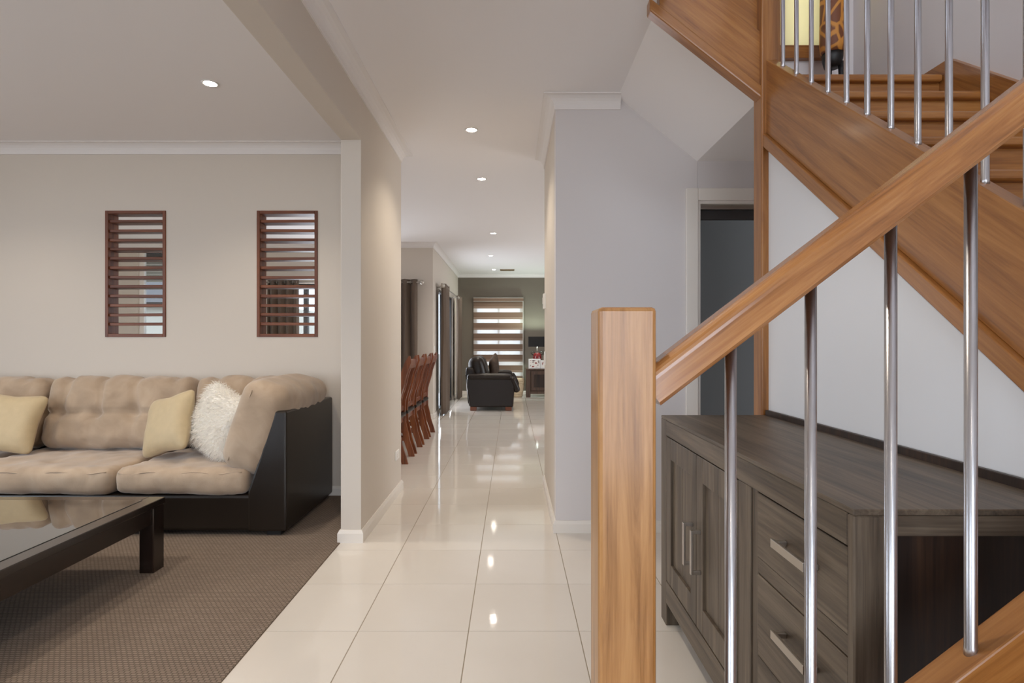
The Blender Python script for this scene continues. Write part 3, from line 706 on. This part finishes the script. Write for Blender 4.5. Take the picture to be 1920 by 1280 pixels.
# scatter cushions
def pillow_me(h, t, seed, pinch=0.10):
    def f(q):
        u, v = abs(q.x) / h, abs(q.z) / h
        e = (1 - u ** 3.2) * (1 - v ** 3.2)
        q.y *= 0.10 + 0.90 * max(0, e) ** 0.55
        k = 1 - pinch * (1 - (u * v)) * max(u, v) ** 3
        q.x *= k; q.z *= k
        q.y += 0.006 * noise.noise(Vector((q.x * 9 + seed, q.z * 9, seed)))
        return q
    return soft(h, t, h, t * 0.6, 0.024, (0, 0, 0), f)
def pillow(label, loc, rot, h=0.215, mat='cream_cloth', seed=0):
    o = link('scatter_cushion', pillow_me(h, 0.075, seed), mat, None, loc, rot)
    return tag(o, label, 'cushion')
pillow('cream satin scatter cushion leaning beside white fluffy cushion', (-2.275, 3.775, 0.634), (math.radians(-20), math.radians(-14), math.radians(-22)), 0.205)
pillow('cream scatter cushion at the seat seam away from the fluffy cushion', (-3.42, 3.86, 0.625), (math.radians(-20), math.radians(4), math.radians(6)), 0.205, seed=4)
fu = pillow('white shaggy fur cushion against the end back of the sofa', (-1.930, 3.757, 0.660), (math.radians(-16), math.radians(20), math.radians(-28)), 0.205, 'fur_white', 8)
rng = random.Random(3); V = []; F = []
pm = fu.data; polys = [p for p in pm.polygons]; areas = [p.area for p in polys]
import itertools
cum = list(itertools.accumulate(areas))
for k in range(9000):
    p = polys[min(len(polys) - 1, __import__('bisect').bisect(cum, rng.random() * cum[-1]))]
    ws = [rng.random() for _ in p.vertices]; s = sum(ws)
    c = sum((pm.vertices[vi].co * (w / s) for vi, w in zip(p.vertices, ws)), Vector())
    n = p.normal.copy(); t = Vector((rng.uniform(-1, 1), rng.uniform(-1, 1), rng.uniform(-1.6, 0.5)))
    d = (n * 0.9 + t * 0.75).normalized(); L = rng.uniform(0.028, 0.055); w = 0.0011
    sd = d.cross(Vector((rng.uniform(-1, 1), rng.uniform(-1, 1), rng.uniform(-1, 1)))).normalized() * w
    droop = Vector((rng.uniform(-.3, .3), rng.uniform(-.3, .3), -0.5)) * L * 0.5
    i0 = len(V); mpt = c + d * L * 0.55; tip = c + d * L + droop
    V += [c - sd, c + sd, mpt + sd * 0.9, mpt - sd * 0.9, tip]; F += [(i0, i0 + 1, i0 + 2, i0 + 3), (i0 + 3, i0 + 2, i0 + 4)]
me = bpy.data.meshes.new('mesh'); me.from_pydata([tuple(v) for v in V], [], F)
fur = link('fur', me, 'fur_white', fu); fur.location = (0, 0, 0); fur['kind'] = 'stuff'

# ------------------------------------------------------------------ coffee table
TX0, TX1, TY0, TY1 = -3.05, -1.815, 1.70, 2.98
ct = thing('coffee_table', 'low espresso coffee table with black glass top', 'table', ((TX0 + TX1) / 2, (TY0 + TY1) / 2, 0))
fwd = 0.085
for (a, b2, c, d, mt) in ((TX1 - fwd, TX1, TY0, TY1, 'espresso_wood_Z'), (TX0, TX0 + fwd, TY0, TY1, 'espresso_wood_Z'), (TX0 + fwd, TX1 - fwd, TY1 - fwd, TY1, 'espresso_wood_X'), (TX0 + fwd, TX1 - fwd, TY0, TY0 + fwd, 'espresso_wood_X')):
    box('top_frame', a, b2, c, d, 0.335, 0.368, mt, ct, 0.003, 1)
box('glass_top', TX0 + fwd - 0.012, TX1 - fwd + 0.012, TY0 + fwd - 0.012, TY1 - fwd + 0.012, 0.355, 0.3705, 'black_glass', ct, 0.001, 1)
for (a, b2, c, d) in ((TX1 - 0.04, TX1 - 0.012, TY0 + 0.05, TY1 - 0.05), (TX0 + 0.012, TX0 + 0.04, TY0 + 0.05, TY1 - 0.05), (TX0 + 0.05, TX1 - 0.05, TY1 - 0.04, TY1 - 0.012), (TX0 + 0.05, TX1 - 0.05, TY0 + 0.012, TY0 + 0.04)):
    box('apron', a, b2, c, d, 0.25, 0.335, 'espresso_wood_X', ct, 0.002, 1)
for x in (TX0 + 0.004, TX1 - 0.079):
    for y in (TY0 + 0.004, TY1 - 0.094): box('leg', x, x + 0.075, y, y + 0.09, 0, 0.335, 'espresso_wood_Z', ct, 0.005, 1)

# ------------------------------------------------------------------ dining table and chairs
def curve_x(z):
    P = [(0.0, 0.0), (0.2, -0.058), (0.40, -0.100), (0.56, -0.094), (0.78, -0.036), (1.04, 0.045)]
    for (z0, a), (z1, b2) in zip(P[:-1], P[1:]):
        if z <= z1:
            t = (z - z0) / (z1 - z0); t = t * t * (3 - 2 * t) * 0.5 + t * 0.5
            return a + (b2 - a) * t
    return P[-1][1]
def bent(y, z0, z1, w, t, rnd=0.0, n=18):
    rings = []
    for i in range(n + 1):
        z = z0 + (z1 - z0) * i / n; x = curve_x(z); k = 1.0
        if rnd and z1 - z < rnd: k = math.sqrt(max(0.05, 1 - ((rnd - (z1 - z)) / rnd) ** 2))
        rings.append([(x - t / 2 * k, y - w / 2, z), (x + t / 2 * k, y - w / 2, z), (x + t / 2 * k, y + w / 2, z), (x - t / 2 * k, y + w / 2, z)])
    return loft_me(rings, True, False)
LAB = ['red-brown timber dining chair beside the hall partition end', 'second red-brown dining chair along the row from the partition', 'third red-brown dining chair along the row from the partition', 'red-brown timber dining chair at the end nearest the curtained glass door']
def make_chair():
    t = thing('dining_chair', LAB[0], 'chair', (0, 0, 0), 'dining chairs lined up at the table')
    for y in (-0.185, 0.185):
        link('back_post', bent(y, 0.0, 1.04, 0.03, 0.06, 0.03), 'chair_wood_Z', t)
        box('leg', -0.44, -0.40, y - 0.02, y + 0.02, 0, 0.42, 'chair_wood_Z', t, 0.003, 1)
        box('side_rail', -0.40, -0.06, y - 0.012, y + 0.012, 0.36, 0.42, 'chair_wood_Z', t, 0.002, 1)
        box('stretcher', -0.40, -0.03, y - 0.01, y + 0.01, 0.16, 0.19, 'chair_wood_Z', t)
    for y in (-0.09, 0.0, 0.09): link('slat', bent(y, 0.50, 0.93, 0.05, 0.012), 'chair_wood_Z', t)
    xr = curve_x(0.955); box('crest_rail', xr - 0.016, xr + 0.022, -0.171, 0.171, 0.915, 1.005, 'chair_wood_Z', t, 0.008, 2)
    xr = curve_x(0.50); box('lower_rail', xr - 0.014, xr + 0.016, -0.171, 0.171, 0.475, 0.525, 'chair_wood_Z', t, 0.004, 1)
    xr = curve_x(0.39); box('seat_rail', xr - 0.012, xr + 0.016, -0.171, 0.171, 0.36, 0.42, 'chair_wood_Z', t, 0.003, 1)
    box('seat_rail', -0.44, -0.415, -0.165, 0.165, 0.36, 0.42, 'chair_wood_Z', t, 0.003, 1)
    box('seat', -0.46, -0.06, -0.205, 0.205, 0.42, 0.46, 'brown_leather', t, 0.012, 2)
    return t
ch = make_chair()
for i, y in enumerate((5.665, 6.18, 6.70, 7.22)):
    c = ch if i == 0 else copy_tree(ch)
    c.location = (-1.03, y, 0); c['label'] = LAB[i]
dt = thing('dining_table', 'long dark red-brown dining table behind the hall partition', 'table', (-2.05, 6.45, 0))
box('table_top', -2.58, -1.52, 5.35, 7.55, 0.72, 0.76, 'merbau_X', dt, 0.006, 2)
for x in (-2.48, -1.70):
    for y in (5.45, 7.36): box('leg', x, x + 0.08, y, y + 0.08, 0, 0.72, 'merbau_Z', dt, 0.004, 1)
boxes('apron', [(-2.46, -1.64, 5.48, 5.50, 0.62, 0.72), (-2.46, -1.64, 7.38, 7.40, 0.62, 0.72), (-2.46, -2.44, 5.5, 7.4, 0.62, 0.72), (-1.66, -1.64, 5.5, 7.4, 0.62, 0.72)], 'merbau_X', dt, (-2.05, 6.45, 0.67))
# ------------------------------------------------------------------ curtains and rods
def curtain(label, p0, p1, z0, z1, amp=0.045, waves=4.5, seed=0):
    p0, p1 = Vector((*p0, 0)), Vector((*p1, 0)); d = p1 - p0; L = d.length; u = d.normalized(); nrm = Vector((-u.y, u.x, 0))
    c = (p0 + p1) / 2; NX, NZ = int(waves * 14), 14
    bm = bmesh.new(); G = []
    for j in range(NZ + 1):
        z = z0 + (z1 - z0) * j / NZ; row = []
        for i in range(NX + 1):
            s = i / NX; ph = s * waves * 2 * math.pi
            a = amp * (0.85 + 0.25 * math.sin(3 * s + seed)) * (1.0 - 0.12 * math.sin(j * 0.4 + seed))
            p = p0 + u * (L * s + 0.02 * math.sin(2 * ph) * (0.5)) + nrm * (a * math.sin(ph + 0.25 * math.sin(j * 0.5 + i * 0.05)))
            row.append(bm.verts.new((p.x - c.x, p.y - c.y, z - z0)))
        G.append(row)
    for a, b2 in zip(G[:-1], G[1:]):
        for i in range(NX): bm.faces.new((a[i], a[i + 1], b2[i + 1], b2[i]))
    t = thing('curtain', label, 'curtain', (c.x, c.y, z0))
    o = link('fabric', mesh_bm(bm, True), 'curtain_brown', t, (c.x, c.y, z0))
    sm = o.modifiers.new('thickness', 'SOLIDIFY'); sm.thickness = 0.004
    for k in range(int(waves * 2)):
        p = p0 + u * (L * (k + 0.5) / (waves * 2))
        r = bpy.data.meshes.get('eyelet_ring')
        if r is None:
            rings = []
            for i in range(13):
                a = 2 * math.pi * i / 12
                rings.append([(0.004 * math.cos(b3), (0.024 + 0.004 * math.sin(b3)) * math.cos(a), (0.024 + 0.004 * math.sin(b3)) * math.sin(a)) for b3 in [q * math.pi / 3 for q in range(6)]])
            r = loft_me(rings, True, True, False); r.name = 'eyelet_ring'; r.materials.append(MATS['nickel'])
        e = link('eyelet', r, None, t, (p.x, p.y, z1 - 0.045)); e.rotation_euler = (0, 0, math.atan2(u.y, u.x))
    return t
def rod(label, p0, p1, brackets):
    t = thing('curtain_rod', label, 'curtain rod', p0)
    link('pole', tube_me([(0, 0, 0), tuple(Vector(p1) - Vector(p0))], 0.0125, 12), 'nickel', t, p0)
    for p in (p0, p1):
        link('finial', lathe_me([(0.0, -0.036), (0.02, -0.03), (0.033, -0.014), (0.036, 0), (0.033, 0.014), (0.02, 0.03), (0.0, 0.036)], 16), 'nickel', t, p)
    for p, q in brackets: link('bracket', tube_me([(0, 0, 0), tuple(Vector(q) - Vector(p))], 0.008, 8), 'nickel', t, p)
RY = DY - 0.10
rod('nickel curtain rod over the dining glass doors', (-3.78, RY, 2.075), (-1.36, RY, 2.075), [((-3.7, RY, 2.075), (-3.7, DY, 2.075)), ((-1.42, RY, 2.075), (-1.42, DY, 2.075))])
curtain('brown eyelet curtain at the dining doors nearer the family room', (-1.86, RY), (-1.43, RY), 0.02, 2.12, 0.05, 3.0, 1)
curtain('brown eyelet curtain at the dining doors seen through the louvre screen', (-3.70, RY), (-3.22, RY), 0.02, 2.12, 0.045, 4.0, 2)
RX = FX + 0.12
rod('nickel curtain rod along the family room glass doors', (RX, 8.96, 2.06), (RX, 11.5, 2.06), [((RX, 9.2, 2.06), (FX, 9.2, 2.06)), ((RX, 11.4, 2.06), (FX, 11.4, 2.06))])
curtain('brown eyelet curtain bunched at the family doors beside the dining chairs', (RX, 9.02), (RX, 9.62), 0.02, 2.105, 0.05, 4.0, 3)
curtain('brown eyelet curtain at the family doors beside the taupe far wall', (RX, 11.45), (RX, 12.0), 0.02, 2.105, 0.05, 3.5, 4)

# ------------------------------------------------------------------ zebra blind in the far window
zb = thing('zebra_blind', 'brown and white banded zebra blind in the taupe wall window', 'blind', ((FW[0] + FW[1]) / 2, FY - 0.03, 0.28))
bx0, bx1 = FW[0] - 0.03, FW[1] + 0.03
box('headbox', bx0, bx1, FY - 0.085, FY - 0.005, 2.075, 2.155, 'blind_band', zb, 0.006, 2)
box('headbox_strip', bx0, bx1, FY - 0.088, FY - 0.084, 2.145, 2.156, 'batten', zb)
box('headbox_strip', bx0, bx1, FY - 0.088, FY - 0.084, 2.070, 2.080, 'batten', zb)
box('side_guide', bx1 - 0.014, bx1, FY - 0.05, FY - 0.03, 0.22, 2.075, 'batten', zb)
P = 0.237
for k in range(8):
    zt = 2.07 - P * k
    zb0 = zt - P * 0.46 if k else zt - 0.105
    box('opaque_band', bx0, bx1 - 0.015, FY - 0.042, FY - 0.040, zb0, zt, 'blind_band', zb)
    box('half_band', bx0, bx1 - 0.015, FY - 0.041, FY - 0.039, zb0 - P * 0.2, zb0, 'blind_half', zb)
    box('sheer_band', bx0, bx1 - 0.015, FY - 0.0415, FY - 0.0405, max(0.2, zt - P), zb0 - P * 0.2, 'blind_sheer', zb)

# ------------------------------------------------------------------ black leather two-seat sofa (seen from its end)
bs = thing('leather_sofa', 'dark leather two-seat sofa seen end-on before the zebra blind', 'sofa', (-0.36, 10.4, 0))
A0, A1 = 9.68, 11.14            # ends along Y
def prof_box(name, pts, y0, y1, mat, bev): return frame_obj(name, [(x, y0, z) for x, z in pts], (0, y1 - y0, 0), mat, bs, (1, 0, 0), bev)
prof_box('base', [(-0.74, 0.07), (0.02, 0.07), (0.03, 0.30), (-0.74, 0.30)], A0 + 0.05, A1 - 0.05, 'brown_leather', 0.02)
for y0, y1 in ((A0, A0 + 0.19), (A1 - 0.19, A1)):
    prof_box('arm', [(-0.72, 0.06), (0.02, 0.06), (0.05, 0.46), (-0.02, 0.555), (-0.77, 0.555), (-0.775, 0.40)], y0, y1, 'brown_leather', 0.025)
    a = link('arm_pad', soft(0.385, 0.115, 0.05, 0.048, 0.03, (0, 0, 0.012), None, 0.004, 8, y0), 'brown_leather', bs, (-0.385, (y0 + y1) / 2, 0.572)); a.rotation_euler = (0, math.radians(0), 0)
    b2 = link('arm_front_pad', soft(0.05, 0.10, 0.14, 0.045, 0.03, (0.01, 0, 0)), 'brown_leather', bs, (0.045, (y0 + y1) / 2, 0.44)); b2.rotation_euler = (0, math.radians(-24), 0)
prof_box('back', [(-0.76, 0.10), (-0.60, 0.10), (-0.66, 0.72), (-0.79, 0.74), (-0.80, 0.60)], A0 + 0.10, A1 - 0.10, 'brown_leather', 0.03)
for y in (A0 + 0.465, A1 - 0.465):
    c = link('back_cushion', soft(0.12, 0.265, 0.23, 0.09, 0.03, (0.03, 0, 0.02), None, 0.008, 6, y), 'brown_leather', bs, (-0.60, y, 0.67)); c.rotation_euler = (0, math.radians(-14), 0)
    link('seat_cushion', soft(0.34, 0.262, 0.09, 0.06, 0.03, (0, 0, 0.02), None, 0.006, 6, y), 'brown_leather', bs, (-0.26, y, 0.38))
for x in (-0.66, -0.06):
    for y in (A0 + 0.06, A1 - 0.06): box('foot', x - 0.055, x + 0.055, y - 0.05, y + 0.05, 0, 0.07, 'foot_wood', bs, 0.006, 1)
o = link('scatter_cushion', pillow_me(0.2, 0.07, 3), 'pillow_brown', None, (-0.325, 10.32, 0.728), (math.radians(0), math.radians(-20), math.radians(78)))
tag(o, 'brown scatter cushion propped on the leather sofa', 'cushion')
# wicker basket
wk = thing('wicker_basket', 'pale woven basket between leather sofa and far cabinet', 'basket', (0.12, 12.1, 0))
link('body', lathe_me([(0.0, 0.0), (0.09, 0.0), (0.10, 0.02), (0.135, 0.22), (0.14, 0.38), (0.13, 0.40), (0.12, 0.38), (0.0, 0.37)], 24), 'wicker', wk, (0.12, 12.1, 0))
for k in range(9):
    z = 0.04 + 0.038 * k; r = 0.102 + 0.04 * min(1, z / 0.3)
    link('weave_band', lathe_me([(r - 0.004, z - 0.012), (r + 0.006, z), (r - 0.004, z + 0.012)], 24), 'wicker', wk, (0.12, 12.1, 0))

# ------------------------------------------------------------------ far cabinet, lamp, framed pictures
fc = thing('far_cabinet', 'low dark timber cabinet against the taupe far wall', 'cabinet', (1.1, 12.3, 0))
box('top', 0.29, 1.9, 12.0, 12.5, 0.575, 0.605, 'far_cabinet_wood', fc, 0.004, 1)
for x in (0.30, 1.80): box('post', x, x + 0.09, 12.01, 12.10, 0, 0.575, 'far_cabinet_wood', fc, 0.003, 1); box('post', x, x + 0.09, 12.4, 12.49, 0, 0.575, 'far_cabinet_wood', fc, 0.003, 1)
box('body', 0.31, 1.88, 12.05, 12.48, 0.07, 0.575, 'far_cabinet_wood', fc)
box('bottom_rail', 0.39, 1.80, 12.02, 12.06, 0.07, 0.13, 'far_cabinet_wood', fc)
for k in range(3):
    x = 0.40 + 0.466 * k
    d = boxes('door', [(x, x + 0.06, 12.028, 12.05, 0.14, 0.56), (x + 0.39, x + 0.45, 12.028, 12.05, 0.14, 0.56), (x + 0.06, x + 0.39, 12.028, 12.05, 0.48, 0.56), (x + 0.06, x + 0.39, 12.028, 12.05, 0.14, 0.21)], 'far_cabinet_wood', fc, (x, 12.04, 0.35), 0.002)
    box('panel_board', x + 0.06, x + 0.39, 12.04, 12.05, 0.21, 0.48, 'dark_end_wood', d)
lp = thing('table_lamp', 'table lamp with black box shade and red urn base on far cabinet', 'lamp', (0.545, 12.3, 0.605))
LC = (0.545, 12.3, 0.605)
link('urn', lathe_me([(0.0, 0.0), (0.06, 0.0), (0.065, 0.02), (0.09, 0.12), (0.097, 0.22), (0.09, 0.29), (0.06, 0.325), (0.045, 0.335), (0.0, 0.335)], 28), 'red_glaze', lp, LC)
for s in (-1, 1):
    link('urn_handle', tube_me([(s * 0.075, 0, 0.27), (s * 0.11, 0, 0.30), (s * 0.135, 0, 0.325), (s * 0.125, 0, 0.355), (s * 0.09, 0, 0.352), (s * 0.05, 0, 0.338)], 0.008, 8), 'black_plastic', lp, LC)
link('stem', lathe_me([(0.012, 0.33), (0.012, 0.46), (0.0, 0.46)], 12), 'nickel', lp, LC)
link('bulb', lathe_me([(0.0, 0.46), (0.02, 0.47), (0.032, 0.51), (0.02, 0.55), (0.0, 0.56)], 14), 'bulb_glow', lp, LC)
s0 = 0.19; z0, z1 = 0.462, 0.68
boxes('shade', [(-s0, -s0 + 0.004, -0.11, 0.11, z0, z1), (s0 - 0.004, s0, -0.11, 0.11, z0, z1), (-s0, s0, -0.114, -0.11, z0, z1), (-s0, s0, 0.11, 0.114, z0, z1)], 'shade_black', lp).location = (0, 0, 0)
ld = bpy.data.lights.new('table_lamp_bulb', 'POINT'); ld.energy = 34; ld.color = (0.80, 1.0, 0.86); ld.shadow_soft_size = 0.03
lo = bpy.data.objects.new('table_lamp_bulb', ld); col.objects.link(lo); lo.location = (LC[0], LC[1], LC[2] + 0.61)
def picture(x0, x1, h, label, tilt):
    t = thing('picture_frame', label, 'picture frame', ((x0 + x1) / 2, 12.1, 0.605))
    b2 = 0.028
    for (a, c, d, e) in ((x0, x0 + b2, 0, h), (x1 - b2, x1, 0, h), (x0 + b2, x1 - b2, h - b2, h), (x0 + b2, x1 - b2, 0, b2)):
        box('frame', a, c, 12.09, 12.108, 0.605 + d, 0.605 + e, 'white_plastic', t, 0.002, 1)
    box('print', x0 + b2, x1 - b2, 12.1, 12.106, 0.605 + b2, 0.605 + h - b2, 'picture_print', t)
    box('strut', (x0 + x1) / 2 - 0.02, (x0 + x1) / 2 + 0.02, 12.108, 12.17, 0.605, 0.61, 'black_plastic', t)
picture(0.352, 0.607, 0.205, 'white framed floral picture before the red lamp on far cabinet', 0)
picture(0.612, 0.80, 0.175, 'smaller white framed picture half hidden by the hall wall', 0)

# ------------------------------------------------------------------ ceiling fittings
DL = [(-1.766, 3.328, 'recessed downlight over the corner sofa', 34), (-0.289, 4.057, 'recessed downlight between the hall partition and stair block', 30), (-0.282, 5.28, 'recessed downlight beside the dining chairs, nearer the hall', 30),
      (-0.26, 7.93, 'recessed downlight over the tiles before the family room', 30), (-0.375, 10.0, 'recessed downlight above the leather sofa', 26), (-0.38, 11.93, 'recessed downlight nearest the taupe far wall', 26),
      (-3.6, 3.328, 'recessed downlight at the lounge window end of the sofa', 26), (-2.2, 2.1, 'recessed downlight above the coffee table near the bulkhead', 44), (-3.9, 2.1, 'recessed downlight over the lounge carpet by the side window', 36),
      (-0.3, 1.4, 'recessed downlight in the hall beside the stair foot', 34), (-0.3, -1.2, 'recessed downlight just inside the entry door', 22),
      (-3.0, 6.5, 'recessed downlight above the dining table', 26), (2.6, 7.5, 'recessed downlight in the kitchen', 30), (-5.4, 6.6, 'recessed downlight at the pergola end of the dining room', 22)]
ring_me = lathe_me([(0.036, 0.0), (0.036, -0.004), (0.046, -0.005), (0.048, 0.0)], 28); ring_me.materials.append(MATS['white_plastic'])
lens_me = lathe_me([(0.0, -0.001), (0.036, -0.001), (0.036, -0.003), (0.0, -0.003)], 24); lens_me.materials.append(MATS['lamp_glow'])
for (x, y, lab, pw) in DL:
    t = thing('downlight', lab, 'downlight', (x, y, CEIL), 'recessed ceiling downlights')
    link('trim_ring', ring_me, None, t, (x, y, CEIL)); link('lens', lens_me, None, t, (x, y, CEIL))
    d = bpy.data.lights.new('downlight_beam', 'SPOT'); d.energy = pw * 1.7; d.color = (1.0, 0.88, 0.72); d.spot_size = math.radians(125); d.spot_blend = 0.7; d.shadow_soft_size = 0.04
    o = bpy.data.objects.new('downlight_beam', d); col.objects.link(o); o.location = (x, y, CEIL - 0.01)
av = thing('air_vent', 'bronze ceiling air vent near the taupe far wall', 'vent', (-0.10, 12.0, CEIL))
boxes('frame', [(-0.25, 0.05, 11.90, 11.92, CEIL - 0.012, CEIL), (-0.25, 0.05, 12.08, 12.10, CEIL - 0.012, CEIL), (-0.25, -0.23, 11.92, 12.08, CEIL - 0.012, CEIL), (0.03, 0.05, 11.92, 12.08, CEIL - 0.012, CEIL)], 'vent_bronze', av, (-0.1, 12.0, CEIL))
for k in range(4): box('slat', -0.23, 0.03, 11.935 + 0.036 * k, 11.957 + 0.036 * k, CEIL - 0.010, CEIL - 0.004, 'vent_bronze', av)

# switches and outlets
def plate(name, x0, x1, y0, y1, z0, z1, label, cat, rock):
    t = thing(name, label, cat, ((x0 + x1) / 2, (y0 + y1) / 2, z0)); box('plate', x0, x1, y0, y1, z0, z1, 'white_plastic', t, 0.002, 1)
    box('rocker', *rock, 'trim_gloss', t, 0.001, 1)
plate('thermostat', HR - 0.022, HR, 4.50, 4.58, 1.44, 1.56, 'white wall controller high on the hall corner wall', 'thermostat', (HR - 0.026, HR - 0.022, 4.52, 4.56, 1.48, 1.53))
plate('light_switch', HR - 0.012, HR, 4.50, 4.575, 0.99, 1.10, 'white light switch below the wall controller', 'switch', (HR - 0.016, HR - 0.012, 4.52, 4.555, 1.02, 1.07))
plate('power_outlet', HL1, HL1 + 0.010, 4.31, 4.43, 0.275, 0.345, 'white power outlet low on the hall partition', 'outlet', (HL1 + 0.010, HL1 + 0.014, 4.34, 4.40, 0.295, 0.325))
plate('light_switch', FX, FX + 0.01, 8.80, 8.87, 1.0, 1.11, 'white light switch beside the bunched family room curtain', 'switch', (FX + 0.01, FX + 0.014, 8.82, 8.85, 1.03, 1.08))

# ------------------------------------------------------------------ outside the dining window: pergola roof and neighbouring house
pg = thing('pergola', 'dark pergola roof with pale battens outside the dining window', 'pergola', (-6.0, 10.4, 0))
box('roof', -9.0, -4.2, 9.1, 12.2, 2.50, 2.58, 'roof_dark', pg)
for k in range(7): box('batten', -9.0, -4.2, 9.3 + 0.45 * k, 9.36 + 0.45 * k, 2.44, 2.50, 'batten', pg)
for x in (-8.8, -4.4): box('post', x, x + 0.09, 12.0, 12.09, -0.16, 2.5, 'roof_dark', pg)
nh = thing('neighbour_house', 'pale rendered neighbouring house beyond the pergola', 'house', (-11, 20, 0))
box('wall', -18, -8, 18, 24, -0.16, 2.4, 'exterior_render', nh)
frame_obj('roof', [(-18.4, 17.6, 2.4), (-7.6, 17.6, 2.4), (-7.6, 21.0, 3.9), (-18.4, 21.0, 3.9)], (0, 0.1, -0.12), 'roof_dark', nh, (1, 0, 0))
for x in (-13.5, -10.6): w = box('window', x, x + 1.2, 17.95, 18.0, 0.9, 2.0, 'dark_frame', nh); box('pane', x + 0.06, x + 1.14, 17.93, 17.96, 0.96, 1.94, 'pane_glass', w)
